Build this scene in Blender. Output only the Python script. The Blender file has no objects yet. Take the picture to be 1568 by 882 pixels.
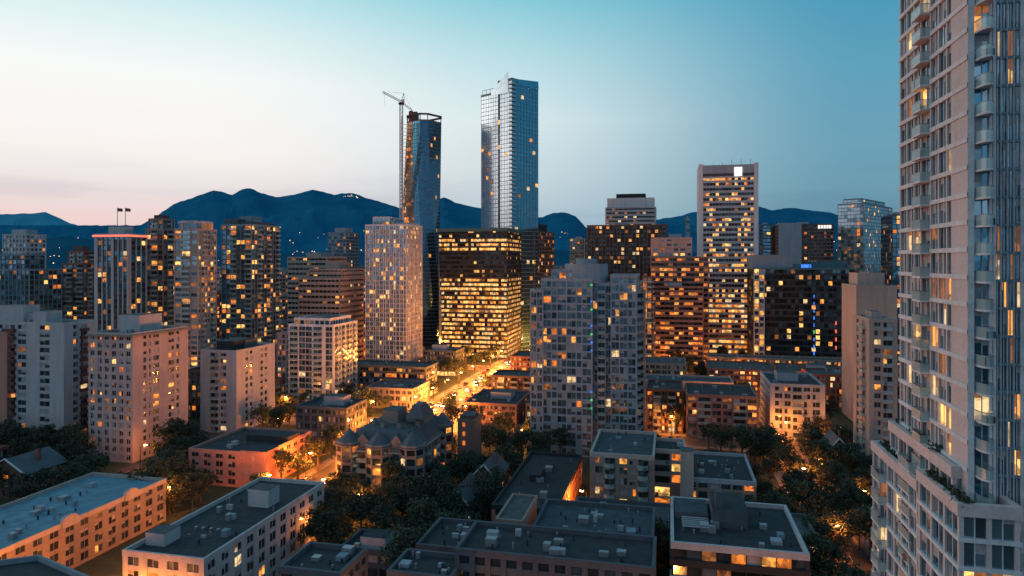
import bpy, math, random
from mathutils import Vector, noise
random.seed(11)
R=random.random
def U(a,b): return a+(b-a)*R()
F=1045.0; CX=784.0; HY=400.0; CH=72.0
scene=bpy.context.scene
scene.view_settings.view_transform='Standard'; scene.view_settings.look='None'; scene.view_settings.exposure=0

# ---------------------------------------------------------------- materials
def newmat(name):
    m=bpy.data.materials.new(name); m.use_nodes=True
    nt=m.node_tree; b=nt.nodes['Principled BSDF']
    return m,nt,b
def N(nt,t,**k):
    n=nt.nodes.new(t)
    for a,v in k.items(): setattr(n,a,v)
    return n
def wallmat(name,col,rough=.85,var=.3,fine=2.5,metal=0.0):
    m,nt,b=newmat(name)
    tc=N(nt,'ShaderNodeTexCoord')
    mp=N(nt,'ShaderNodeMapping'); mp.inputs['Scale'].default_value=(.5,.5,.06)
    n1=N(nt,'ShaderNodeTexNoise'); n1.inputs['Scale'].default_value=1.0; n1.inputs['Detail'].default_value=5
    n2=N(nt,'ShaderNodeTexNoise'); n2.inputs['Scale'].default_value=fine; n2.inputs['Detail'].default_value=4
    nt.links.new(tc.outputs['Object'],mp.inputs['Vector']); nt.links.new(mp.outputs[0],n1.inputs['Vector']); nt.links.new(tc.outputs['Object'],n2.inputs['Vector'])
    ad=N(nt,'ShaderNodeMath',operation='ADD'); nt.links.new(n1.outputs[0],ad.inputs[0]); nt.links.new(n2.outputs[0],ad.inputs[1])
    mr=N(nt,'ShaderNodeMapRange'); mr.inputs[1].default_value=.6; mr.inputs[2].default_value=1.4; mr.inputs[3].default_value=1-var; mr.inputs[4].default_value=1+var*.6
    nt.links.new(ad.outputs[0],mr.inputs[0])
    mx=N(nt,'ShaderNodeVectorMath',operation='SCALE'); mx.inputs[0].default_value=col[:3]
    nt.links.new(mr.outputs[0],mx.inputs['Scale']); nt.links.new(mx.outputs[0],b.inputs['Base Color'])
    b.inputs['Roughness'].default_value=rough; b.inputs['Metallic'].default_value=metal
    return m
def glassmat(name,col,metal=.75,rough=.09,lo=.55,hi=1.25):
    m,nt,b=newmat(name)
    tc=N(nt,'ShaderNodeTexCoord'); v=N(nt,'ShaderNodeTexVoronoi'); v.inputs['Scale'].default_value=.45
    nt.links.new(tc.outputs['Object'],v.inputs['Vector'])
    sp=N(nt,'ShaderNodeSeparateColor'); nt.links.new(v.outputs['Color'],sp.inputs[0])
    mr=N(nt,'ShaderNodeMapRange'); mr.inputs[3].default_value=lo; mr.inputs[4].default_value=hi
    nt.links.new(sp.outputs[0],mr.inputs[0])
    mx=N(nt,'ShaderNodeVectorMath',operation='SCALE'); mx.inputs[0].default_value=col[:3]
    nt.links.new(mr.outputs[0],mx.inputs['Scale']); nt.links.new(mx.outputs[0],b.inputs['Base Color'])
    b.inputs['Metallic'].default_value=metal; b.inputs['Roughness'].default_value=rough
    return m
def litmat(name,col,st,lo=.2,hi=1.25,sc=.8,base=.03):
    m,nt,b=newmat(name)
    tc=N(nt,'ShaderNodeTexCoord'); v=N(nt,'ShaderNodeTexVoronoi'); v.inputs['Scale'].default_value=sc
    n=N(nt,'ShaderNodeTexNoise'); n.inputs['Scale'].default_value=1.3; n.inputs['Detail'].default_value=3
    nt.links.new(tc.outputs['Object'],v.inputs['Vector']); nt.links.new(tc.outputs['Object'],n.inputs['Vector'])
    sp=N(nt,'ShaderNodeSeparateColor'); nt.links.new(v.outputs['Color'],sp.inputs[0])
    mu=N(nt,'ShaderNodeMath',operation='ADD'); nt.links.new(sp.outputs[0],mu.inputs[0]); nt.links.new(n.outputs[0],mu.inputs[1])
    mr=N(nt,'ShaderNodeMapRange'); mr.inputs[1].default_value=.4; mr.inputs[2].default_value=1.4
    mr.inputs[3].default_value=lo*st; mr.inputs[4].default_value=hi*st
    nt.links.new(mu.outputs[0],mr.inputs[0])
    b.inputs['Base Color'].default_value=(base,base,base,1); b.inputs['Roughness'].default_value=.2
    b.inputs['Emission Color'].default_value=(*col,1); nt.links.new(mr.outputs[0],b.inputs['Emission Strength'])
    m.cycles.emission_sampling='NONE'
    return m
W={}
for n,c in dict(pink=(.38,.28,.265),beige=(.39,.31,.275),grey=(.30,.335,.38),pale=(.42,.42,.44),white=(.60,.60,.62),brown=(.12,.07,.055),
      brick=(.22,.09,.07),dark=(.025,.03,.035),teal=(.05,.13,.15),slate=(.070,.090,.110),salmon=(.44,.21,.17),tan=(.25,.20,.17),
      rosebrown=(.22,.13,.115),sand=(.38,.30,.265),bluegrey=(.17,.24,.29),cream=(.38,.33,.30),maroon=(.12,.05,.045)).items():
    W[n]=wallmat('wall_'+n,c)
roofD=wallmat('roof_dark',(.027,.034,.041),.9,.5,.6)
roofG=wallmat('roof_gravel',(.075,.085,.095),.95,.45,.8)
roofB=wallmat('roof_blue_membrane',(.11,.24,.32),.8,.4,.5)
roofT=wallmat('roof_teal_grey',(.040,.062,.077),.85,.5,.5)
roofS=wallmat('roof_slate',(.08,.095,.115),.7,.4,4)
metalM=wallmat('metal_duct',(.30,.33,.36),.45,.2,2,.5)
GL={'g0':glassmat('glass_dark',(.06,.085,.10),.6),'g1':glassmat('glass_mid',(.16,.23,.27),.8),'g2':glassmat('glass_pale',(.36,.49,.56),.85,.12,.75),
    'g3':glassmat('glass_black',(.022,.028,.03),.5,.06),'g4':glassmat('glass_blue',(.13,.34,.46),.9,.08),'g5':glassmat('glass_sky_sheen',(.58,.69,.75),.7,.16,.9,1.1),  # last one: bright sky reflection painted into the pale base colour of mirror glass
    'g6':glassmat('glass_blue_even',(.10,.30,.42),.85,.08,.88,1.1),'g7':glassmat('glass_deep_blue',(.05,.17,.27),.8,.08,.85,1.12),'g8':glassmat('glass_grey_blue',(.22,.32,.38),.75,.14,.75,1.15),
    'gc':glassmat('glass_copper',(.36,.19,.12),.7,.2,.7,1.2),
    'cur':wallmat('curtain_pale',(.32,.32,.33),.6,.4)}
LT={'l0':litmat('lit_window_amber',(1.0,.38,.07),1.2),'l1':litmat('lit_window_gold',(1.0,.52,.14),1.55),'l2':litmat('lit_window_orange',(1.0,.25,.035),.95),
    'l3':litmat('lit_window_cream',(1.0,.66,.32),1.0),'l4':litmat('lit_window_dim',(1.0,.32,.08),.3)}
LW=['l0','l0','l1','l2','l2','l3','l4','l4','l4']
neonR=litmat('neon_red',(1,.10,.05),3,.8,1.1); neonB=litmat('neon_blue',(.05,.25,1),1.3,.4,1.1); neonG=litmat('neon_green',(.08,1,.25),.8,.3,1.1)
signW=litmat('sign_white',(1,.95,.9),1.3,.8,1.1); shopL=litmat('shop_light',(1,.36,.07),3.0,.3,1.2)
def railmat():
    m,nt,b=newmat('balcony_rail_glass')
    b.inputs['Base Color'].default_value=(.44,.58,.58,1); b.inputs['Roughness'].default_value=.2; b.inputs['Metallic'].default_value=.25
    t=N(nt,'ShaderNodeBsdfTransparent'); mx=N(nt,'ShaderNodeMixShader'); mx.inputs[0].default_value=.66
    nt.links.new(t.outputs[0],mx.inputs[1]); nt.links.new(b.outputs[0],mx.inputs[2]); nt.links.new(mx.outputs[0],nt.nodes['Material Output'].inputs[0])
    return m
railM=railmat()

# ---------------------------------------------------------------- mesh builder
class MB:
    def __init__(s): s.v=[];s.f=[];s.m=[];s.mats=[];s.ix={}
    def mi(s,mat):
        k=mat.name
        if k not in s.ix: s.ix[k]=len(s.mats); s.mats.append(mat)
        return s.ix[k]
    def q(s,a,b,c,d,mat):
        n=len(s.v); s.v+= [a,b,c,d]; s.f.append((n,n+1,n+2,n+3)); s.m.append(s.mi(mat))
    def poly(s,pts,mat):
        n=len(s.v); s.v+=list(pts); s.f.append(tuple(range(n,n+len(pts)))); s.m.append(s.mi(mat))
    def prism(s,P,z0,z1,mat,top=None,bottom=True):
        k=len(P)
        for i in range(k):
            a=P[i];b=P[(i+1)%k]
            s.q((a[0],a[1],z0),(b[0],b[1],z0),(b[0],b[1],z1),(a[0],a[1],z1),mat)
        s.poly([(p[0],p[1],z1) for p in P],top or mat)
        if bottom: s.poly([(p[0],p[1],z0) for p in reversed(P)],mat)
    def beam(s,a,b,w,mat):
        a=Vector(a);b=Vector(b);d=(b-a).normalized()
        up=Vector((0,0,1)) if abs(d.z)<.9 else Vector((1,0,0))
        x=d.cross(up).normalized()*w/2; y=d.cross(x).normalized()*w/2
        c=[x+y,y-x,-x-y,x-y]
        for i in range(4):
            p=c[i];r=c[(i+1)%4]
            s.q(tuple(a+p),tuple(a+r),tuple(b+r),tuple(b+p),mat)
        s.poly([tuple(a+p) for p in c],mat); s.poly([tuple(b+p) for p in c],mat)
    def mesh(s,name):
        me=bpy.data.meshes.new(name); me.from_pydata(s.v,[],s.f)
        for m in s.mats: me.materials.append(m)
        me.polygons.foreach_set('material_index',s.m); me.update(); return me
    def make(s,name,loc=(0,0,0),parent=None):
        o=bpy.data.objects.new(name,s.mesh(name)); o.location=loc; scene.collection.objects.link(o)
        if parent: o.parent=parent
        return o
def miters(P):
    k=len(P);out=[];ns=[]
    for i in range(k):
        a=P[i];b=P[(i+1)%k];dx=b[0]-a[0];dy=b[1]-a[1];L=math.hypot(dx,dy);ns.append((dy/L,-dx/L))
    for i in range(k):
        n0=ns[i-1];n1=ns[i];d=1+n0[0]*n1[0]+n0[1]*n1[1]
        d=max(d,.3)
        out.append(((n0[0]+n1[0])/d,(n0[1]+n1[1])/d))
    return out
def offs(P,d):
    M=miters(P); return [(p[0]+m[0]*d,p[1]+m[1]*d) for p,m in zip(P,M)]
def ring(m,P,o,i,z0,z1,mat):
    A=offs(P,o);B=offs(P,i);k=len(P)
    for j in range(k):
        a=A[j];b=A[(j+1)%k];c=B[j];d=B[(j+1)%k]
        m.q((a[0],a[1],z0),(b[0],b[1],z0),(b[0],b[1],z1),(a[0],a[1],z1),mat)
        m.q((a[0],a[1],z1),(b[0],b[1],z1),(d[0],d[1],z1),(c[0],c[1],z1),mat)
        m.q((d[0],d[1],z0),(c[0],c[1],z0),(c[0],c[1],z1),(d[0],d[1],z1),mat)
        m.q((a[0],a[1],z0),(c[0],c[1],z0),(d[0],d[1],z0),(b[0],b[1],z0),mat)
BW={'W':1,'w':.6,'G':1,'-':.5,'=':1.4,'B':1.3,'C':1.3,'V':.5}
def facade(m,P,i,z0,z1,S,pat):
    k=len(P);a=P[i];b=P[(i+1)%k];dx=b[0]-a[0];dy=b[1]-a[1];L=math.hypot(dx,dy);u=(dx/L,dy/L);n=(u[1],-u[0])
    M=miters(P);mi0=M[i];mi1=M[(i+1)%k]
    wall=S['wall'];span=S.get('span',wall)
    def strip(s0,s1,za,zb,dep,mat,tb=True):
        lo=s0<=.001;hi=s1>=L-.001
        ia=(a[0]+u[0]*s0,a[1]+u[1]*s0);ib=(a[0]+u[0]*s1,a[1]+u[1]*s1)
        oa=(a[0]+mi0[0]*dep,a[1]+mi0[1]*dep) if lo else (ia[0]+n[0]*dep,ia[1]+n[1]*dep)
        ob=(b[0]+mi1[0]*dep,b[1]+mi1[1]*dep) if hi else (ib[0]+n[0]*dep,ib[1]+n[1]*dep)
        m.q((*oa,za),(*ob,za),(*ob,zb),(*oa,zb),mat)
        if tb:
            m.q((*oa,zb),(*ob,zb),(*ib,zb),(*ia,zb),mat); m.q((*ia,za),(*ib,za),(*ob,za),(*oa,za),mat)
        if not lo: m.q((*ia,za),(*oa,za),(*oa,zb),(*ia,zb),mat)
        if not hi: m.q((*ob,za),(*ib,za),(*ib,zb),(*ob,zb),mat)
    mid=((a[0]+b[0])/2,(a[1]+b[1])/2);dd=math.hypot(*mid)
    pd=S.get('pd',.3);sd=S.get('sd',.2);pw=S.get('pw',.6);sp=S.get('sp',1.0);fh0=S.get('fh',3.0)
    if -(n[0]*mid[0]+n[1]*mid[1])/dd<-.22:
        strip(0,L,z0,z1,pd,wall,False); return
    nf=max(1,round((z1-z0)/fh0));fh=(z1-z0)/nf
    bays=[]
    if isinstance(pat,list):
        x=0;tot=sum(w for _,w in pat)
        for t,w in pat: bays.append((t,x,x+w*L/tot)); x+=w*L/tot
    else:
        rw=sum(BW[c] for c in pat);bw=S.get('bw',2.9)
        rep=1 if S.get('norep') else max(1,round(L/(bw*rw)))
        full=pat*rep
        if full[0]==full[-1]=='-' and rep>1: full=full.replace('--','-')
        tot=sum(BW[c] for c in full);x=0
        for c in full: bays.append((c,x,x+BW[c]*L/tot)); x+=BW[c]*L/tot
    runs=[];cur=None
    for t,x0,x1 in bays:
        if t in 'WwG-=':
            if cur is None: cur=[x0,x1]
            else: cur[1]=x1
        else:
            if cur: runs.append(cur)
            cur=None
    if cur: runs.append(cur)
    gl=S.get('gl',['g0','g1','g1','cur']);row=S.get('row',.3);lit=S.get('lit',.15)*(.68 if row<.45 else .9);lw=S.get('lw',LW);ns=S.get('ns',1);jit=S.get('jit',.04)
    litf=S.get('litf')
    for f in range(nf):
        z=z0+f*fh;rf=1+row*U(-1,1)*1.6
        for r in runs: strip(r[0],r[1],z,z+sp,sd,span)
        for bi,(t,x0,x1) in enumerate(bays):
            if t in '-=': continue
            p=lit if not litf else litf((z+fh/2-z0)/(z1-z0),(x0+x1)/2/L)
            islit=R()<p*rf; lm=random.choice(lw)
            if t in 'BC' and islit and R()<.3: islit=False
            nn=ns if t!='w' else 1
            if t=='V': nn=1
            for s in range(nn):
                xa=x0+(x1-x0)*s/nn;xb=x0+(x1-x0)*(s+1)/nn
                if islit and (nn==1 or R()<.72): mat=LT[lm]
                else: mat=GL[random.choice(gl)] if t!='V' else GL['g3']
                j=[-U(0,jit) for _ in range(4)]
                A_=(a[0]+u[0]*xa,a[1]+u[1]*xa);B_=(a[0]+u[0]*xb,a[1]+u[1]*xb)
                zt_=z+fh
                m.q((A_[0]+n[0]*j[0],A_[1]+n[1]*j[0],z),(B_[0]+n[0]*j[1],B_[1]+n[1]*j[1],z),(B_[0]+n[0]*j[2],B_[1]+n[1]*j[2],zt_),(A_[0]+n[0]*j[3],A_[1]+n[1]*j[3],zt_),mat)
                if S.get('blind') and R()<.3:
                    hb=(fh-sp)*U(.2,.6)
                    m.q((A_[0]+n[0]*.03,A_[1]+n[1]*.03,zt_-hb),(B_[0]+n[0]*.03,B_[1]+n[1]*.03,zt_-hb),(B_[0]+n[0]*.03,B_[1]+n[1]*.03,zt_),(A_[0]+n[0]*.03,A_[1]+n[1]*.03,zt_),LT['l4'] if islit else GL['cur'])
                if s>0 and S.get('mul',True): strip(xa-.05,xa+.05,z+(sp if t not in 'BC' else 0),z+fh,.07,S.get('mulm',wall),False)
            if t in 'BC':
                bd=S.get('bd',1.4);g=.12
                xa=x0+g;xb=x1-g
                if t=='B': pts=[(xa,0),(xa,bd),(xb,bd),(xb,0)]
                else:
                    pts=[(xa,0)]
                    for q_ in range(7):
                        an=math.pi*q_/6; pts.append(((xa+xb)/2-math.cos(an)*(xb-xa)/2, .35*bd+math.sin(an)*.65*bd))
                    pts.append((xb,0))
                Q=[(a[0]+u[0]*s_+n[0]*d_,a[1]+u[1]*s_+n[1]*d_) for s_,d_ in pts]
                m.prism(list(reversed(Q)),z-.12,z+.1,S.get('slab',span))
                for e in range(len(Q)-1):
                    p0=Q[e];p1=Q[e+1]
                    m.q((*p0,z+.1),(*p1,z+.1),(*p1,z+1.15),(*p0,z+1.15),S.get('rail',railM))
                    m.beam((*p0,z+1.16),(*p1,z+1.16),.07,S.get('railcap',metalM))
                if R()<.35:
                    cxx=U(xa+.5,xb-.5);o=(a[0]+u[0]*cxx+n[0]*.7*bd,a[1]+u[1]*cxx+n[1]*.7*bd)
                    ww=U(.2,.5);m.prism([(o[0]-ww,o[1]-ww),(o[0]+ww,o[1]-ww),(o[0]+ww,o[1]+ww),(o[0]-ww,o[1]+ww)],z+.1,z+U(.6,1.3),random.choice([W['dark'],W['brown'],W['teal']]))
    for bi,(t,x0,x1) in enumerate(bays):
        if t in '-=': strip(x0,x1,z0,z1,pd,wall,False)
    for bi in range(len(bays)+1):
        lt=bays[bi-1][0] if bi>0 else None; rt=bays[bi][0] if bi<len(bays) else None
        if (lt and lt in '-=') or (rt and rt in '-='): continue
        x=bays[bi][1] if bi<len(bays) else L
        if lt is None: strip(0,max(pw/2,.15),z0,z1,pd,wall,False)
        elif rt is None: strip(L-max(pw/2,.15),L,z0,z1,pd,wall,False)
        else:
            w=.12 if (lt in 'GV' and rt in 'GV') else pw
            d=pd if w==pw else max(sd+.04,.1)
            strip(x-w/2,x+w/2,z0,z1,d,wall if w==pw else S.get('mulm',wall),False)
OCC=[]
def clutter(m,P,z,n=3,mech=None,big=True):
    cx=sum(p[0] for p in P)/len(P);cy=sum(p[1] for p in P)/len(P)
    a=P[0];b=P[1];L=math.hypot(b[0]-a[0],b[1]-a[1]);u=((b[0]-a[0])/L,(b[1]-a[1])/L);v=(-u[1],u[0])
    c=P[-1];L2=abs((c[0]-a[0])*v[0]+(c[1]-a[1])*v[1])
    if len(P)>4: L*=1.5;L2=L
    def bx(ox,oy,w,d,h,mat,zb=0.0):
        q=[(cx+u[0]*(ox+sx*w/2)+v[0]*(oy+sy*d/2),cy+u[1]*(ox+sx*w/2)+v[1]*(oy+sy*d/2)) for sx,sy in((-1,-1),(1,-1),(1,1),(-1,1))]
        m.prism(q,z+zb,z+zb+h,mat,roofG if w>2.5 else None,False)
        return q
    if big:
        w=min(L*.45,10)*U(.8,1.1);d=min(L2*.4,8)*U(.8,1.1);h=U(2.5,4)
        bx(U(-.1,.1)*L,U(-.08,.12)*L2,w,d,h,mech or W['grey'])
    for _ in range(n):
        w=U(.7,2.2);bx(U(-.38,.38)*L,U(-.38,.38)*L2,w,w*U(.5,1.3),U(.5,1.5),random.choice([metalM,W['grey'],metalM,W['bluegrey']]))
    for _ in range(n*2):
        bx(U(-.42,.42)*L,U(-.42,.42)*L2,.3,.3,U(.5,1.2),random.choice([metalM,W['dark']]))
def volume(m,P,z0,z1,S,pats=None,roof=None,par=.9,cl=3,big=True,mech=None,occ=True):
    pats=pats or {}
    for i in range(len(P)): facade(m,P,i,z0,z1,S,pats.get(i,S.get('pat','W')))
    dep=max(S.get('pd',.3),S.get('sd',.2))+.07
    ring(m,P,dep,-.25,z1-.3,z1+par,S.get('cap',S['wall']))
    m.poly([(*p,z1+.02) for p in P],roof or roofD)
    if cl is not None: clutter(m,P,z1+.02,cl,mech,big)
    if occ and z0<5: OCC.append(offs(P,2.5))
def foot(xl,xm,xr,D,th=13,dep=None,ty=None):
    t_=math.radians(th);A=(math.sin(t_),math.cos(t_));B=(math.cos(t_),-math.sin(t_))
    C=((xm-CX)/F*D,D)
    def sol(dx,dy,px):
        k=(px-CX)/F; return (k*C[1]-C[0])/(dx-k*dy)
    if ty is None: ty='L' if (xm==xr or (xm!=xl and xm<CX+F*math.tan(t_))) else 'R'
    if ty=='L': t=sol(-B[0],-B[1],xl);s=dep or sol(A[0],A[1],xr)
    else: t=sol(B[0],B[1],xr);s=dep or sol(A[0],A[1],xl)
    if s<4 or s>90: print('WARN foot',xl,xm,xr,D,'s',s); s=22
    P0=(C[0]-B[0]*t,C[1]-B[1]*t) if ty=='L' else C
    P1=C if ty=='L' else (C[0]+B[0]*t,C[1]+B[1]*t)
    return [P0,P1,(P1[0]+A[0]*s,P1[1]+A[1]*s),(P0[0]+A[0]*s,P0[1]+A[1]*s)]
def zat(y,D): return CH-(y-HY)/F*D
th0=math.radians(13);GA=(math.sin(th0),math.cos(th0));GB=(math.cos(th0),-math.sin(th0));G0=(-18.6,396.0)
def G(a,b): return (G0[0]+a*GA[0]+b*GB[0],G0[1]+a*GA[1]+b*GB[1])
def toG(x,y):
    dx=x-G0[0];dy=y-G0[1];return dx*GA[0]+dy*GA[1],dx*GB[0]+dy*GB[1]
def lerp2(P,u,v):
    a=P[0];return (a[0]+(P[1][0]-a[0])*u+(P[3][0]-a[0])*v,a[1]+(P[1][1]-a[1])*u+(P[3][1]-a[1])*v)
def sub(P,u0,u1,v0,v1): return [lerp2(P,u0,v0),lerp2(P,u1,v0),lerp2(P,u1,v1),lerp2(P,u0,v1)]
def ngon(c,r,k=14,ph=0): return [(c[0]+r*math.cos(2*math.pi*i/k+ph),c[1]+r*math.sin(2*math.pi*i/k+ph)) for i in range(k)]
def S(**k):
    k.setdefault('wall','grey'); 
    for x in('wall','span','slab','cap','mulm'):
        if x in k and isinstance(k[x],str): k[x]=W[k[x]]
    return k
def tower(name,x,D,y,st,th=13,dep=None,pats=None,crown=None,**kw):
    P=foot(*x,D,th,dep); m=MB(); z=zat(y,D)
    volume(m,P,0,z,st,pats,**kw)
    if crown:
        for (u0,u1,v0,v1,h,mt) in crown:
            q=sub(P,u0,u1,v0,v1); st2=dict(st)
            if mt is None: volume(m,q,z,z+h,st2,cl=1,big=False,occ=False)
            else: m.prism(q,z,z+h,mt,roofG,False)
    return m,P,z
def fin(m,name): return m.make(name)

# ---------------------------------------------------------------- BACK-LEFT SKYLINE
m,P,z=tower('a',(5,40,70),470,360,S(wall='pale',fh=3,lit=.12,sp=1.2,pw=1,gl=['g1','g0','g2']),crown=[(.2,.8,.2,.8,4,W['pale'])]);fin(m,'apartment_tower')
m,P,z=tower('a',(-40,45,94),400,414,S(wall='bluegrey',span='teal',fh=3,lit=.16,sp=.8,pw=.4,gl=['g1','g0','g2','g4']),crown=[(.3,.8,.2,.8,9,None)]);fin(m,'glass_apartment_tower')
m,P,z=tower('a',(96,128,150),440,405,S(wall='brick',span='rosebrown',fh=3,lit=.14,pat='WB',sp=1.1),crown=[(.15,.9,.15,.9,8,None),(.3,.75,.3,.75,12,W['brown'])]);fin(m,'brick_apartment_tower')
m,P,z=tower('a',(147,196,223),380,360,S(wall='pale',span='teal',fh=3,lit=.15,pat='-WGW',sp=.6,pw=.5,pd=.6,gl=['g1','g4','g0'],mulm='dark'),crown=[(.25,.75,.25,.75,5,W['pale'])])
ring(m,P,1.1,-.3,z-1.2,z+.2,W['white']); ring(m,P,1.25,1.11,z-.6,z+.1,neonR)
c=lerp2(P,.5,.5)
for dx in(-2,2.5): m.beam((c[0]+dx,c[1],z),(c[0]+dx,c[1],z+16),.25,metalM); m.q((c[0]+dx,c[1],z+13.8),(c[0]+dx+3,c[1],z+13.6),(c[0]+dx+3,c[1],z+15.4),(c[0]+dx,c[1],z+15.8),W['brick'])
fin(m,'hotel_tower_with_flags')
m,P,z=tower('a',(224,250,271),400,352,S(wall='tan',span='rosebrown',fh=3,lit=.22,pat='WBG',sp=.7,gl=['g0','g1','g8']),crown=[(.1,.9,.1,.9,6,None),(.25,.75,.25,.75,9,W['brown'])]);fin(m,'dark_apartment_tower')
P=foot(268,303,331,370);z=zat(352,370);m=MB()
volume(m,P,0,z,S(wall='beige',fh=2.9,lit=.4,pat='WBW',sp=1.1,gl=['g1','g2','cur']))
c=lerp2(P,.5,.5);volume(m,ngon(c,8.5,16),z,z+4,S(wall='pale',fh=4,lit=.7,sp=.5,pw=.3,bw=2.5),occ=False,cl=None);m.prism(ngon(c,7,16),z+4,z+5.3,W['pale'],roofG)
P2=offs(P,3.5);volume(m,P2,0,14,S(wall='pink',fh=4,lit=.4),cl=None);fin(m,'round_topped_apartment_tower')
m,P,z=tower('a',(340,385,427),400,345,S(wall='bluegrey',span='slate',fh=2.95,lit=.34,pat='GWB',sp=.6,pw=.35,gl=['g0','g1','g4','g8'],lw=['l0','l1','l1','l4','l2']),crown=[(.05,.5,.05,.95,4,W['slate']),(.55,.95,.1,.9,2.5,W['slate']),(.3,.7,.3,.7,6,W['bluegrey'])]);fin(m,'glass_residential_tower')
m,P,z=tower('a',(441,500,530),490,395,S(wall='beige',fh=3.6,lit=.15,pat='G',sp=1.9,gl=['g3','g0'],bw=3),crown=[(.3,.7,.3,.7,4,W['beige'])]);fin(m,'beige_office_block')
m,P,z=tower('a',(458,520,556),440,428,S(wall='sand',fh=3.6,lit=.1,pat='G',sp=2.0,sd=.5,pd=.5,pw=.1,gl=['g3','g0'],bw=3),crown=[(.2,1,.1,1,6,None),(.45,.8,.3,.8,11,W['beige'])]);fin(m,'banded_office_block')
m,P,z=tower('a',(503,530,549),600,357,S(wall='bluegrey',fh=3,lit=.1,pat='WG',gl=['g1','g0']),crown=[(.2,.8,.2,.8,5,W['grey'])]);fin(m,'grey_apartment_tower')
m,P,z=tower('a',(560,622,646),435,345,S(wall='white',span='pale',fh=2.95,lit=.32,pat='GWw',sp=.7,pw=.45,ns=2,gl=['g2','g2','g8','g8','cur'],lw=['l1','l3','l0','l4']),crown=[(.15,.55,.1,.9,5,None),(.6,1,.1,.9,2,W['pale'])]);fin(m,'pale_glass_residential_tower')
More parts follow.
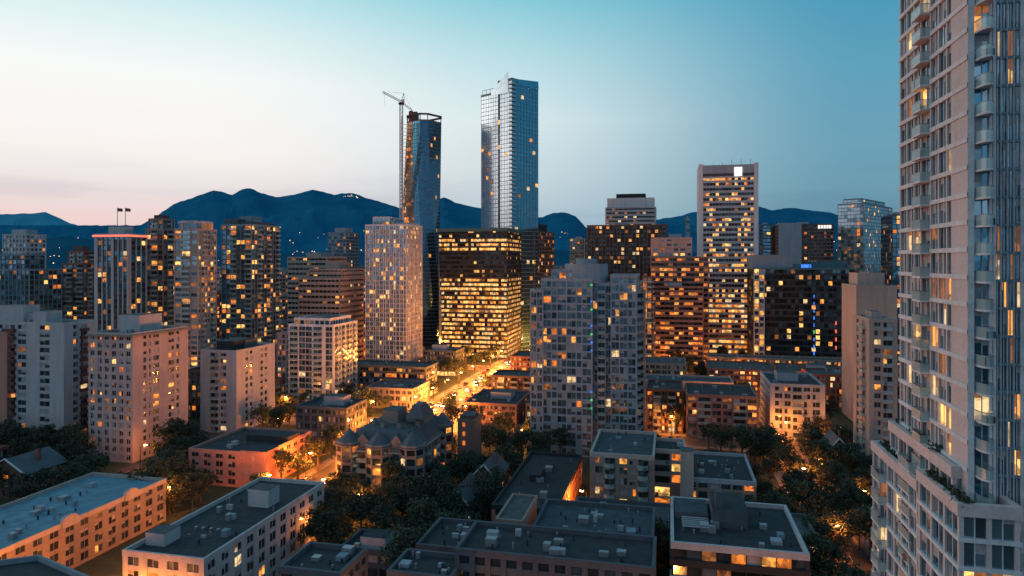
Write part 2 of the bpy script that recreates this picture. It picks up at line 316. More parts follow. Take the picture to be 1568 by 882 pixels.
# ---------------------------------------------------------------- twisting tower + crane
def twist():
    m=MB();D=565;c=((646-CX)/F*D,D);H=zat(190,D);nf=62;fh=H/nf
    def sec(t):
        ang=math.radians(6+62*(1-t));P=[]
        r0=14.3+3.6*(1-t)**1.3
        cx=c[0]+2.0*t-1.5*math.sin(math.pi*t)
        for k in range(4):
            a=ang+k*math.pi/2
            for s in(-.22,.22):
                P.append((cx+r0*math.cos(a+s),c[1]+r0*math.sin(a+s)))
        return P
    g=lambda p,q,w:(p[0]+(q[0]-p[0])*w,p[1]+(q[1]-p[1])*w)
    for f in range(nf):
        t0=f/nf;t1=(f+1)/nf;A=sec(t0);B=sec(t1);k=len(A);z0=f*fh;z1=(f+1)*fh
        for i in range(k):
            a=A[i];b=A[(i+1)%k];d=B[i];e=B[(i+1)%k]
            ln=math.hypot(a[0]-b[0],a[1]-b[1]);n=7 if ln>9 else 3
            for s in range(n):
                a0=g(a,b,s/n);a1=g(a,b,(s+1)/n);d0=g(d,e,s/n);d1=g(d,e,(s+1)/n)
                if i==4: mat=LT[random.choice(['l0','l2','l2','l4'])] if R()<.5 else W['salmon']
                elif i==3: mat=GL['gc'] if s<4 else (LT['l2'] if R()<.35 else W['rosebrown'])
                elif i==5 and s<3: mat=LT[random.choice(['l2','l4','l4'])] if R()<.3-.07*s else GL['gc']
                elif i==5: mat=GL['g6'] if s<5 else GL['g7']
                else: mat=GL['g7'] if R()>.02 else LT['l0']
                m.q((*a0,z0+.3),(*a1,z0+.3),(*d1,z1),(*d0,z1),mat)
            for s in range(n):
                a0=g(a,b,s/n);d0=g(d,e,s/n);m.beam((*a0,z0+.3),(*d0,z1),.14,W['slate'])
        m.prism(offs(A,.22),z0,z0+.34,W['bluegrey'])
    T=sec(1)
    m.poly([(*p,H) for p in T],roofD)
    for p in offs(T,-.3): m.beam((*p,H),(*p,H+6),.6,W['slate'])
    ring(m,T,.5,-1.4,H+5,H+6.2,W['slate']); ring(m,T,.2,-.6,H,H+1,W['rosebrown'])
    q=[(c[0]-10,c[1]-6),(c[0]-3,c[1]-6),(c[0]-3,c[1]+4),(c[0]-10,c[1]+4)];m.prism(q,H,H+9,W['rosebrown'])
    hx=c[0]-16.5;hy=c[1]-11
    for dx,dy in((0,0),(1.6,0),(0,1.6),(1.6,1.6)): m.beam((hx+dx,hy+dy,0),(hx+dx,hy+dy,H+4),.4,W['pink'])
    for f in range(0,62): m.beam((hx,hy,f*fh),(hx+1.6,hy,f*fh+fh),.2,W['pink']);m.beam((hx,hy,f*fh+1),(hx+7,hy+6,f*fh+1),.25,W['brown'])
    for f in range(3,62,2): m.prism([(hx+1.8,hy+.5),(hx+2.2,hy+.5),(hx+2.2,hy+.9),(hx+1.8,hy+.9)],f*fh,f*fh+.9,shopL)
    OCC.append(offs(sec(0),5)); fin(m,'twisting_glass_tower')
    m=MB();cw=W['white'];D2=546;x0=(614.5-CX)/F*D2;zt=zat(160,D2);w=1.1
    cs=[(x0-w,D2-w),(x0+w,D2-w),(x0+w,D2+w),(x0-w,D2+w)]
    for p in cs: m.beam((*p,0),(*p,zt),.42,cw)
    nseg=int(zt/3)
    for i in range(nseg):
        za=i*zt/nseg;zb=(i+1)*zt/nseg
        for k in range(4):
            p=cs[k];q=cs[(k+1)%4];m.beam((*p,za),(*q,zb),.2,cw);m.beam((*p,zb),(*q,zb),.16,cw)
    m.prism([(x0-2,D2-2),(x0+2,D2-2),(x0+2,D2+2),(x0-2,D2+2)],zt,zt+1.2,W['dark'])
    m.prism([(x0+.8,D2-3),(x0+2.6,D2-3),(x0+2.6,D2-1.2),(x0+.8,D2-1.2)],zt+1.2,zt+3.5,W['white'])
    jx=(586-CX)/F*D2;jz=zat(142,D2);kx=(631-CX)/F*D2;kz=zat(170,D2)
    def truss(a,b,n,h):
        a=Vector(a);b=Vector(b)
        t=Vector((0,0,h));s=Vector((0,h*.5,0))
        for i in range(n):
            p=a.lerp(b,i/n);q=a.lerp(b,(i+1)/n)
            m.beam(p+s,q+s,.26,cw);m.beam(p-s,q-s,.26,cw);m.beam(p+t,q+t,.3,cw)
            m.beam(p+s,(p+q)/2+t,.16,cw);m.beam((p+q)/2+t,q+s,.16,cw);m.beam(p-s,(p+q)/2+t,.16,cw);m.beam((p+q)/2+t,q-s,.16,cw)
    truss((x0,D2,zt+1.5),(jx,D2,jz),10,1.5);truss((x0,D2,zt+1.2),(kx,D2,kz),4,1.3)
    m.prism([(kx-2,D2-1.2),(kx+.6,D2-1.2),(kx+.6,D2+1.2),(kx-2,D2+1.2)],kz-3,kz,W['brick'])
    ap=(x0+2,D2,zt+9);m.beam((x0-.5,D2,zt+1),ap,.35,cw);m.beam((x0+2.5,D2,zt+1),ap,.35,cw);m.beam(ap,(jx+4,D2,jz+.6),.12,W['dark']);m.beam(ap,(kx,D2,kz+.5),.12,W['dark'])
    m.beam((jx+1.5,D2,jz),(jx+1.5,D2,jz-10),.1,W['dark'])
    fin(m,'tower_crane')
twist()
# ---------------------------------------------------------------- tall blue tower
m=MB();P=foot(737,784,824,540,42);z=zat(138,540)
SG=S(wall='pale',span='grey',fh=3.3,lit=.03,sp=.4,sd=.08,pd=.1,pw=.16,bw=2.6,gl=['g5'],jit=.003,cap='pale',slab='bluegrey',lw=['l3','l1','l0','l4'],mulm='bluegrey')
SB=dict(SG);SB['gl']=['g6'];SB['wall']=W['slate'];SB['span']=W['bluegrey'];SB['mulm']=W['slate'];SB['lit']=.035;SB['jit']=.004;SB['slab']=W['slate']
zt=zat(117,540);ztr=zt-3
PL=sub(P,0,.56,0,1);PR=sub(P,.56,1,0,1)
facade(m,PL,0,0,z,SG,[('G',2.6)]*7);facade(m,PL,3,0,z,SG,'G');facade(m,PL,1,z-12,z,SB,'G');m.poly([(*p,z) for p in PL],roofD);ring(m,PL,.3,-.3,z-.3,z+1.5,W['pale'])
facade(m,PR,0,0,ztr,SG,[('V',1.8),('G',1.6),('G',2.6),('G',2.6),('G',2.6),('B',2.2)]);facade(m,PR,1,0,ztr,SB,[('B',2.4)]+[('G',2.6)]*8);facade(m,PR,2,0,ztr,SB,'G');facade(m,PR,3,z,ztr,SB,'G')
m.poly([(*p,ztr) for p in PR],roofD);ring(m,PR,.3,-.3,ztr-.3,zt-1,W['bluegrey'])
def sail(a,b,za0,zb0,za1,zb1,mat,t=.35):
    dx=b[0]-a[0];dy=b[1]-a[1];L=math.hypot(dx,dy);n=(dy/L*t,-dx/L*t)
    f=[(a[0]+n[0],a[1]+n[1],za0),(b[0]+n[0],b[1]+n[1],zb0),(b[0]+n[0],b[1]+n[1],zb1),(a[0]+n[0],a[1]+n[1],za1)]
    k=[(x-n[0]*.8,y-n[1]*.8,zz) for x,y,zz in f]
    m.poly(f,mat);m.poly(k[::-1],mat)
    for i in range(4): j=(i+1)%4;m.q(f[i],k[i],k[j],f[j],W['pale'])
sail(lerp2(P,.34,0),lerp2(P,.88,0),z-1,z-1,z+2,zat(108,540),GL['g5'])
sail(PR[1],lerp2(PR,1,.12),ztr-2,ztr-2,zat(122,540),zt-1,GL['g6']);sail(lerp2(PR,1,.2),PR[2],ztr-2,ztr-2,zt-1,zat(113,540),GL['g6'])
m.prism(sub(PR,.3,.8,.3,.8),ztr,zt+.5,W['slate'])
for u in(0,.25,.5,.75): q=lerp2(PL,u*.9+.05,.02);m.beam((*q,z),(*q,z+5),.3,W['pale'])
qa=lerp2(PL,.05,.02);qb=lerp2(PL,.78,.02);m.beam((*qa,z+5),(*qb,z+5),.3,W['pale'])
OCC.append(offs(P,4));fin(m,'tall_blue_glass_skyscraper')
# ---------------------------------------------------------------- black hotel
def hl(zf,xf):
    if zf>.93: return .25
    if zf>.83: return .8
    if zf>.62: return .05
    return .82
P=foot(672,776,800,500);z=zat(352,500);m=MB()
volume(m,P,0,z,S(wall='dark',span='dark',fh=3.3,sp=1.45,pw=.2,sd=.14,pd=.18,pat='G',bw=2.1,litf=hl,row=.12,gl=['g3','g3','g0'],lw=['l1','l1','l0','l3','l0','l4']),cl=4)
ring(m,P,1.2,-.5,z-1,z+1.6,W['teal'])
a=P[0];m.poly([(a[0]-.2,a[1]-.3,z),(a[0]+.3,a[1]-.3,0),(a[0]+3.5,a[1]-.8,0),(a[0]+.4,a[1]-.4,z*.7)],GL['g2'])
fin(m,'black_glass_hotel')
m,P,z=tower('a',(795,818,848),560,355,S(wall='slate',span='rosebrown',fh=3.1,lit=.22,pat='GW',sp=.8,gl=['g0','g3','g1']),th=30,crown=[(.2,.8,.2,.8,7,W['dark'])]);fin(m,'dark_glass_residential_tower')
m,P,z=tower('a',(873,895,902),800,366,S(wall='bluegrey',span='teal',fh=3.2,lit=.12,pat='G',gl=['g2','g1']),dep=25);fin(m,'distant_green_tower')
# ---------------------------------------------------------------- centre right
m,P,z=tower('a',(928,1003,1003),640,318,S(wall='pale',fh=3.8,lit=.3,pat='G',sp=2.2,sd=.6,pd=.7,pw=1,gl=['g3'],lw=['l3','l4']),dep=30)
m.prism(sub(P,.02,.98,.05,.95),z,zat(302,640),W['white'],roofG);m.prism(sub(P,.2,.8,.2,.8),zat(302,640),zat(295,640),W['dark'],roofG);fin(m,'grey_banded_office_tower')
m,P,z=tower('a',(900,1020,1020),560,345,S(wall='brown',span='dark',fh=3.6,lit=.2,pat='W',bw=3,sp=1.3,pw=.9,pd=.7,gl=['g3','g0'],row=.5,lw=['l3','l4','l0']),dep=34);fin(m,'brown_office_tower')
m,P,z=tower('a',(1020,1050,1056),760,334,S(wall='bluegrey',fh=3.2,lit=.1,pat='G',gl=['g1','g2']),dep=25);fin(m,'distant_glass_tower')
m=MB();P=foot(997,1084,1084,450,13,30)
st=S(wall='rosebrown',fh=3.3,lit=.5,row=.5,pat='G',sp=1.5,sd=.4,pw=.2,pd=.45,gl=['g3','g0'],lw=['l0','l2','l2','l4'])
volume(m,P,0,zat(395,450),st,cl=None);P2=sub(P,0,.72,.15,1);volume(m,P2,zat(395,450),zat(365,450),S(wall='pink',fh=3.4,lit=.25,pat='-W-G',sp=1.6),cl=2,occ=False)
P3=sub(P,0,.9,-.25,0);volume(m,P3,0,zat(440,450),st,cl=1);fin(m,'stepped_brown_apartment_tower')
m,P,z=tower('a',(984,998,998),430,425,S(wall='brown',fh=3.2,lit=.8,pat='B',sp=1,lw=['l2','l0']),dep=20,cl=None);fin(m,'lit_stair_wing')
m=MB();P=foot(1070,1070,1161,500,13,34)
z=zat(273,500);Pm=sub(P,.075,.925,.0,1)
def tl(zf,xf): return .40+.6*max(0,.45-zf)+(.12 if zf>.75 else 0)
st=S(wall='pale',span='pale',fh=3.7,litf=tl,row=.55,pat='G',sp=1.7,sd=.25,pw=.1,pd=.3,bw=2.2,gl=['g3','g3','g0'],lw=['l1','l0','l0','l3','l2','l4'])
volume(m,Pm,0,z,st,cl=None)
zt=zat(256,500)
m.prism(sub(P,.08,.92,.0,.99),z,zt-2,W['slate'],roofD)
for u0,u1 in((0,.07),(.93,1)): m.prism(sub(P,u0,u1,-.03,1.02),0,zt+2,W['white'],roofG)
m.prism(sub(P,.07,.93,-.02,.03),z+3,zt+1,W['grey'],roofG)
q=sub(P,.60,.73,-.035,-.025);m.prism(q,z+.8,z+7.2,signW)
for i in range(6): qq=lerp2(P,.1+.16*i,.3);m.beam((*qq,zt-2),(*qq,zt+U(3,7)),.25,metalM)
OCC.append(offs(P,3));fin(m,'white_framed_office_tower')
m,P,z=tower('a',(1160,1168,1180),620,345,S(wall='slate',fh=3.2,lit=.1,pat='G',gl=['g1','g4']),dep=20);fin(m,'slim_glass_tower')
m=MB();P=foot(1180,1192,1276,600);z=zat(345,600)
volume(m,P,0,z,S(wall='brown',span='rosebrown',fh=3.1,lit=.28,pat='W',sp=1.3,pw=.9,gl=['g3','g0']),pats={0:[('=',20)]+[('W',2.5)]*9},cl=3)
m.prism(sub(P,.0,.42,-.02,.2),0,z+2,W['grey'],roofG)
for i in range(5): m.prism(sub(P,.72+.05*i,.755+.05*i,-.03,-.015),z-3.2,z-.4,signW)
fin(m,'slab_hotel_with_sign')
m,P,z=tower('a',(1283,1322,1366),620,312,S(wall='bluegrey',fh=3.3,lit=.1,pat='G',sp=.5,sd=.12,pd=.2,pw=.2,gl=['g5','g2','g5','g8'],jit=.01),th=45,crown=[(.1,.8,.1,.9,5,None)]);fin(m,'mirror_glass_tower')
m,P,z=tower('a',(1340,1366,1400),480,330,S(wall='slate',fh=3.3,lit=.12,pat='G',sp=.6,gl=['g4','g1']),dep=25);fin(m,'blue_glass_tower')
m=MB();P=foot(1155,1155,1307,430,13,36);z=zat(412,430)
volume(m,P,0,z,S(wall='dark',span='dark',fh=3.7,lit=.1,row=.6,pat='G',sp=1.2,sd=.15,pd=.5,pw=.5,bw=2.4,gl=['g3','g3','g0','g1'],lw=['l1','l3','l0','l4'],cap='teal'),roof=roofB,mech=W['bluegrey'])
facade(m,sub(P,-.005,.1,-.02,.1),0,0,z,S(wall='pale',fh=3.7,lit=.8,sp=1.4,pat='B',lw=['l1','l0']),'B')
m.prism(sub(P,-.02,.35,.1,.9),z,z+9,W['bluegrey'],roofG);m.prism(sub(P,.5,.58,0,.2),z,z+3,neonB,roofG);m.prism(sub(P,.62,.95,.2,.8),z,z+5,W['teal'],roofG)
for i in range(9):
    u=.60;q=sub(P,u,u+.012,-.025,-.018);m.prism(q,14+i*4.4,16+i*4.4,random.choice([neonB,neonG,neonB]))
for i in range(4):
    q=sub(P,.82,.828,-.025,-.018);m.prism(q,18+i*5,20+i*5,neonR)
fin(m,'dark_office_block')
m=MB();P=foot(1290,1312,1372,300);z=zat(440,300)
volume(m,P,0,z,S(wall='sand',fh=3,lit=.06,pat='=',bw=5),cl=None);m.prism(sub(P,.1,.8,.2,.8),z,zat(418,300),W['beige'],roofG);fin(m,'blank_concrete_tower')
m=MB();P=foot(1308,1332,1372,222);z=zat(492,222)
volume(m,P,0,z,S(wall='sand',fh=2.9,lit=.14,sp=1.3,pw=.8,pd=.3,ns=2,bw=3,gl=['g0','g1','cur'],slab='beige'),pats={3:'=W=B=',0:'-WB-'},cl=3,big=True,mech=W['sand']);fin(m,'beige_residential_tower')

# ---------------------------------------------------------------- centre residential tower
def centre():
    m=MB();D=250
    st=S(wall='grey',span='grey',fh=2.95,lit=.16,sp=.7,pw=.4,pd=.26,sd=.18,ns=2,bw=3.0,gl=['g2','g8','g8','g8','cur','g2','g1'],lw=['l0','l0','l2','l4','l3'],slab='pale',blind=1,jit=.03)
    P=foot(830,906,906,D,13,22);zA=zat(430,D)
    volume(m,P,0,zA,st,pats={0:'WwWWwW'},cl=2,big=False)
    PL=foot(813,831,831,D+3,13,17);volume(m,PL,0,zat(447,D),st,pats={0:'WW'},cl=1,big=False)
    PM=foot(906,936,936,D+2.2,13,18);st2=dict(st);st2['gl']=['g4','g8','g1'];st2['sp']=.3;volume(m,PM,0,zat(437,D),st2,pats={0:'GBG'},cl=1,big=False)
    PR=foot(936,974,974,D-.5,13,22);volume(m,PR,0,zat(424,D),st,pats={0:'WWW',1:'WBW'},cl=2,big=False)
    PE=foot(974,986,986,D+8,13,12);volume(m,PE,0,zat(450,D),S(wall='pink',fh=2.95,lit=.35,sp=.5),pats={0:'B'},cl=None)
    PT=foot(845,890,890,D+4,13,12);st3=dict(st);st3['lit']=.9;volume(m,PT,zA,zA+3.2,st3,cl=None,occ=False)
    c=((898-CX)/F*(D+10),D+10);m.prism(ngon(c,8.2,24),zA-1,zat(404,D),W['grey'],roofG);m.prism(ngon(c,4,16),zat(404,D),zat(396,D),W['grey'],roofG)
    for i in range(16):
        if R()<.7:
            zz=18+i*3;x=(904-CX)/F*(D-.6);m.prism([(x,D-1.2),(x+.7,D-1.2),(x+.7,D-.9),(x,D-.9)],zz,zz+.7,random.choice([neonB,neonG,neonG]))
    fin(m,'grey_residential_tower')
centre()
# ---------------------------------------------------------------- left mid towers
wt=S(wall='pale',fh=2.9,lit=.2,sp=1.15,pw=1.3,pd=.2,sd=.16,ns=2,bw=3.6,gl=['g0','g0','g1','cur'],slab='maroon',rail=W['maroon'],blind=1)
m=MB();P=foot(-60,98,146,262);z=zat(498,262)
volume(m,P,0,z,wt,pats={0:'=BWWBW=W=',1:'=WB='},cl=5,mech=W['pale']);m.prism(sub(P,.3,.55,.2,.7),z,z+7,W['pale'],roofG);m.prism(sub(P,.68,.8,.1,.6),z,z+5,W['pale'],roofG)
m.prism(sub(P,.35,.5,-.12,0),0,z-3,W['salmon'],roofG);fin(m,'white_apartment_block')
m=MB();P=foot(137,203,287,243);z=zat(514,243);w2=dict(wt);w2['wall']=w2['span']=wallmat('wall_pale_pink',(.43,.36,.36));w2['slab']=W['pink'];w2['rail']=railM;w2['lit']=.3
volume(m,P,0,z,w2,pats={0:'WWGWWW',1:'=wwW=Ww='},cl=4,mech=W['pale']);m.prism(sub(P,.25,.75,.3,.7),z,z+6.5,W['pale'],roofG);ring(m,P,.9,-.4,z-.5,z+.2,W['tan']);fin(m,'pink_apartment_tower')
m=MB();P=foot(308,362,420,285);z=zat(540,285);w3=dict(wt);w3['lit']=.1;w3['rail']=railM;w3['slab']=W['pale']
volume(m,P,0,z,w3,pats={0:'=BW=',1:'=ww=ww='},cl=3,mech=W['slate']);m.prism(sub(P,.2,.7,.2,.7),z,z+4,W['dark'],roofG);fin(m,'white_apartment_tower')
m=MB();P=foot(443,510,546,335);z=zat(500,335)
volume(m,P,0,z,S(wall='white',span='pale',fh=2.9,lit=.13,sp=.6,pw=.7,ns=2,bw=3,gl=['g4','g1','g2','g0'],slab='white'),pats={0:'BGGB-G',1:'-BGB-'},cl=3,mech=W['pale']);m.prism(sub(P,.3,.7,.2,.8),z,z+4.5,W['pink'],roofG)
P2=sub(P,.1,.9,.05,.9);volume(m,P2,z+.05,z+3,S(wall='white',fh=3,lit=.2,sp=.4),cl=2,occ=False,big=False);fin(m,'white_balcony_tower')
# ---------------------------------------------------------------- foreground blocks
wb=S(wall='cream',fh=2.95,lit=.15,sp=1.0,pw=1.9,pd=.15,sd=.12,ns=2,bw=4.2,gl=['g0','g1','g0'],cap='pale',blind=1)
m=MB();P=foot(190,312,495,129.5);z=zat(862,129.5);w4=dict(wb);w4['wall']=w4['span']=W['pale'];w4['pd']=.17
volume(m,P,0,z,w4,cl=6,big=False);m.prism(sub(P,.45,.75,.62,.72),z,z+4,W['pale'],roofG);m.prism(sub(P,.05,.3,.1,.2),z,z+2.5,W['pale'],roofG)
for i in range(5): m.prism(sub(P,.28+.1*i,.31+.1*i,.3,.315),z,z+.5,metalM)
fin(m,'white_apartment_building')
C=(-96.0,189.0);A0=(C[0]-GA[0]*62,C[1]-GA[1]*62);P=[(A0[0]-GB[0]*24,A0[1]-GB[1]*24),A0,C,(C[0]-GB[0]*24,C[1]-GB[1]*24)]
m=MB();w5=dict(wb);w5['wall']=w5['span']=W['tan'];w5['lit']=.15;w5['cap']=W['cream']
volume(m,P,0,11,w5,roof=roofB,cl=12,big=False)
for t in(.18,.5,.8):
    c0=(A0[0]+(C[0]-A0[0])*t,A0[1]+(C[1]-A0[1])*t);pts=[]
    for q_ in range(9):
        an=math.pi*q_/8;pts.append((-math.cos(an)*2.2,math.sin(an)*1.3+.9))
    pts=[(-2.2,-.5)]+pts+[(2.2,-.5)]
    f_=[(c0[0]+GA[0]*a_+GB[0]*.5,c0[1]+GA[1]*a_+GB[1]*.5,11+h_) for a_,h_ in pts];b_=[(x-GB[0]*.9,y-GB[1]*.9,zz) for x,y,zz in f_]
    m.poly(f_,W['cream']);m.poly(list(reversed(b_)),W['cream'])
    for i in range(len(f_)): j=(i+1)%len(f_);m.q(f_[i],b_[i],b_[j],f_[j],W['cream'])
fin(m,'blue_roofed_terrace_building')
m=MB();P=[(-150,95),(-60,74),(-55,104),(-84,121)];volume(m,P,0,19,dict(wb,cap=W['bluegrey']),cl=7,big=False);fin(m,'dark_roofed_building')
m=MB();P=foot(290,403,476,215);z=zat(698,215);w6=dict(wb);w6['wall']=w6['span']=W['salmon'];w6['lit']=.15;w6['cap']=W['salmon']
volume(m,P,0,z,w6,cl=4,big=False)
m.prism(sub(P,.7,1.04,.0,.25),0,z+1.2,W['salmon'],roofD);m.prism(sub(P,.4,1,.5,.75),z,z+2.2,W['dark'],roofD);fin(m,'pink_stucco_building')

def mansard():
    m=MB();P=foot(530,632,682,200);z=zat(695,200)
    st=S(wall='tan',fh=3,lit=.36,sp=.8,pw=.9,pd=.3,ns=2,bw=3.2,gl=['g0','g1','g2'],slab='cream',lw=['l3','l0','l4','l0'],blind=1)
    volume(m,P,0,z,st,pats={0:'WBWBW',1:'WB=BW'},cl=None)
    def hip(Q,z0,h,ins,mat,top=True):
        T=offs(Q,-ins);k=len(Q)
        for i in range(k):
            a=Q[i];b=Q[(i+1)%k];c=T[(i+1)%k];d=T[i];m.q((*a,z0),(*b,z0),(*c,z0+h),(*d,z0+h),mat)
        m.poly([(*p,z0+h) for p in T],mat if top else roofG)
    hip(offs(P,.7),z+.1,5.5,3.2,roofS,False);ring(m,offs(P,.5),.35,-.2,z-.2,z+.3,W['cream'])
    for (u,v) in((.03,.03),(.97,.05),(.5,.0),(.97,.95)):
        c=lerp2(P,u,v);Q=ngon(c,3.6,8,.39)
        volume(m,Q,0,z+1.8,S(wall='tan',fh=3.1,lit=.4,sp=.9,pw=.4,bw=2.6,gl=['g1','g0']),cl=None,occ=False)
        Q2=ngon(c,4.3,8,.39)
        for i in range(8):
            a=Q2[i];b=Q2[(i+1)%8];m.poly([(*a,z+2.0),(*b,z+2.0),(*c,z+6.3)],roofS)
    for u in(.25,.75):
        q=sub(P,u-.09,u+.09,0.0,.25);m.prism(q,z,z+3,W['tan'],roofS)
        a=q[0];b=q[1];mid=((a[0]+b[0])/2,(a[1]+b[1])/2);c=q[2];d=q[3];mb=((c[0]+d[0])/2,(c[1]+d[1])/2)
        m.poly([(*a,z+3),(*b,z+3),(*mid,z+5.2)],W['tan']);m.q((*a,z+3),(*mid,z+5.2),(*mb,z+5.2),(*d,z+3),roofS);m.q((*b,z+3),(*c,z+3),(*mb,z+5.2),(*mid,z+5.2),roofS)
    m.prism(sub(P,.3,.55,.4,.65),z+4,z+9.5,W['tan'],roofG);m.prism(sub(P,.62,.9,.5,.8),z+4,z+8,W['tan'],roofG)
    Q=sub(P,.72,1.0,.3,.6);hip(Q,z+8,4,1.8,roofS)
    for (u,v) in((.2,.3),(.4,.2),(.65,.2),(.85,.35),(.15,.7)): m.prism(sub(P,u,u+.05,v,v+.06),z,z+7.2,W['tan'],W['dark'])
    fin(m,'mansard_roofed_condominium')
mansard()
m=MB();P=foot(701,726,737,222);z=zat(645,222);m.prism(P,0,z,W['rosebrown'],roofG);m.prism(sub(P,.1,.9,.1,.9),z,z+1.5,W['brown'],roofG);ring(m,P,.15,-.4,z-.6,z+.5,W['rosebrown'])
for i in range(6): q=sub(P,.3,.45,-.02,0);m.prism(q,3+i*3,4.4+i*3,LT['l2'] if R()<.4 else GL['g0'])
OCC.append(offs(P,2));fin(m,'brick_stair_tower')
m=MB();P=foot(755,852,890,172);z=zat(785,172);volume(m,P,0,z,S(wall='salmon',fh=2.9,lit=.25,sp=1,pw=1.2,bw=3.5,cap='dark'),cl=4,big=False);m.prism(sub(P,.3,.5,.45,.6),z,z+2,W['dark'],roofD);fin(m,'flat_roofed_apartment_building')
m=MB();P=foot(905,1000,1000,181,13,26);z=zat(703,181)
volume(m,P,0,z,S(wall='tan',fh=2.9,lit=.34,sp=1.0,pw=.7,ns=2,bw=3,gl=['g1','g2','g0','cur'],slab='tan',cap='cream',blind=1),pats={0:'-WC-WWC-'},roof=roofT,cl=3,big=False)
P2=foot(1000,1048,1048,190,13,12);st=S(wall='cream',fh=2.9,lit=1.1,sp=1,pat='BW',slab='cream',lw=['l0','l2','l1']);volume(m,P2,0,z-1,st,cl=1,big=False)
P3=foot(1050,1050,1156,183,13,26);z3=zat(735,183);volume(m,P3,0,z3,S(wall='tan',fh=2.9,lit=.2,sp=1,cap='grey'),cl=7,big=False)
P4=foot(1042,1042,1062,181,13,5);m.prism(P4,0,z+2,W['cream'],roofG);fin(m,'tan_courtyard_condominium')
m=MB();P=foot(1030,1030,1236,124,13,24);z=zat(836,124)
volume(m,P,0,z-3,S(wall='dark',span='white',fh=3.5,lit=.08,sp=1.2,sd=.5,pd=.2,pw=.15,bw=2.5,pat='G',gl=['g0','g1','g2','g3']),cl=None)
volume(m,P,z-3,z,S(wall='dark',fh=3,lit=.2,sp=.6,pat='G',bw=2.5,gl=['g0','g1','cur'],cap='pale'),cl=10,big=False,occ=False)
m.prism(sub(P,.33,.62,.45,.9),z,z+3.5,W['slate'],roofD);m.prism(sub(P,.36,.42,.5,.6),z+3.5,z+6.5,W['slate'],roofG);m.prism(sub(P,.02,.3,.55,.9),z,z+1.6,W['slate'],roofT)
for i in range(6): m.prism(sub(P,.08,.3,.3+.04*i,.315+.04*i),z+1,z+1.15,W['grey'])
fin(m,'white_banded_office_building')
m=MB();sg=S(wall='slate',fh=3,lit=.12,sp=1.4,pw=1,cap='slate',gl=['g0','g1'])
def wing(x,D,y,dep,roof=None,c=2,st=sg,par=.9): 
    P=foot(*x,D,13,dep);volume(m,P,0,zat(y,D),st,roof=roof,cl=c,big=False,par=par);return P
wing((815,998,998),132,834,18,roofT,8)
wing((700,1000,1000),116,876,13,roofD,9)
wing((596,690,690),120,890,9,roofD,4)
wing((640,735,762),140,848,None,roofD,5)
wing((946,996,996),125,850,6,roofD,1)
P=foot(760,800,822,138,13);z=zat(800,138);m.prism(P,0,z,W['tan'],roofG);ring(m,P,.2,-.3,z-.4,z+.4,W['tan'])
P=sub(P,.2,.5,-.03,0);m.prism(P,z-4,z-1.6,W['dark'])
fin(m,'terraced_apartment_complex')
m=MB();P=foot(523,600,626,152);z=zat(850,152);volume(m,P,0,z,S(wall='slate',fh=3,lit=.1,sp=1.2,cap='slate'),cl=2,big=False);m.prism(sub(P,.3,.8,.2,.7),z,z+2.6,W['pale'],roofD)
P=foot(430,520,560,118);z=zat(884,118);volume(m,P,0,z,S(wall='slate',fh=3,lit=.1,sp=1.2,cap='slate'),cl=3,big=False)
fin(m,'low_slate_building')
def gable_house(x,D,h,name,wall,dep=14,th=13):
    m=MB();P=foot(*x,D,th,dep);volume(m,P,0,h,S(wall=wall,fh=2.8,lit=.3,sp=1,pw=.9),cl=None,par=.05)
    Q=offs(P,.6);a,b,c,d=Q;ma=((a[0]+b[0])/2,(a[1]+b[1])/2);mb=((c[0]+d[0])/2,(c[1]+d[1])/2);r=h+4.2
    m.q((*a,h-.1),(*ma,r),(*mb,r),(*d,h-.1),roofS);m.q((*b,h-.1),(*c,h-.1),(*mb,r),(*ma,r),roofS)
    a,b,c,d=P;ma=((a[0]+b[0])/2,(a[1]+b[1])/2);mb=((c[0]+d[0])/2,(c[1]+d[1])/2)
    m.poly([(*a,h),(*b,h),(*ma,r-.3)],W[wall]);m.poly([(*c,h),(*d,h),(*mb,r-.3)],W[wall])
    m.beam((Q[0][0],Q[0][1],h-.1),((Q[0][0]+Q[1][0])/2,(Q[0][1]+Q[1][1])/2,r+.1),.35,W['white']);m.beam((Q[1][0],Q[1][1],h-.1),((Q[0][0]+Q[1][0])/2,(Q[0][1]+Q[1][1])/2,r+.1),.35,W['white'])
    m.prism(sub(P,.7,.78,.5,.58),h,r+1.2,W['brick'],W['dark']);fin(m,name)
gable_house((680,715,715),182,7,'gabled_house','bluegrey')
gable_house((722,760,760),200,8,'gabled_house','brick')
gable_house((-20,40,40),205,8,'gabled_house','brown')
gable_house((1270,1300,1300),230,8,'gabled_house','brown',12)
def low(name,x,D,y,wall,dep=None,roof=None,lit=.3,pats=None,**k):
    m=MB();P=foot(*x,D,13,dep);volume(m,P,0,zat(y,D),S(wall=wall,fh=3,lit=lit,sp=1.1,pw=.9,ns=2,bw=3.2,slab=wall,**k),pats,roof=roof,cl=4,big=R()<.6);fin(m,name);return P
low('brown_condominium',(990,1045,1045),285,600,'brown',22,pats={0:'WBWBW'},lit=.5)
low('brown_condominium',(1052,1052,1160),280,606,'rosebrown',26,pats={0:'WBWWBW'},lit=.4)
low('pale_grey_apartment_building',(1165,1180,1262),278,590,'grey',None,pats={0:'-WWBWW-'},lit=.12)
low('brick_retail_block',(1085,1085,1190),365,566,'brick',30,roofG,.7)
low('brick_retail_block',(1195,1195,1300),372,570,'brick',30,roofG,.7)
low('red_brick_building',(1240,1240,1300),335,575,'brick',20,roofG,.3)
low('concrete_low_rise',(985,1050,1050),370,560,'tan',26,roofG,.4)
low('podium_building',(1085,1085,1300),415,548,'tan',14,roofG,1.1)
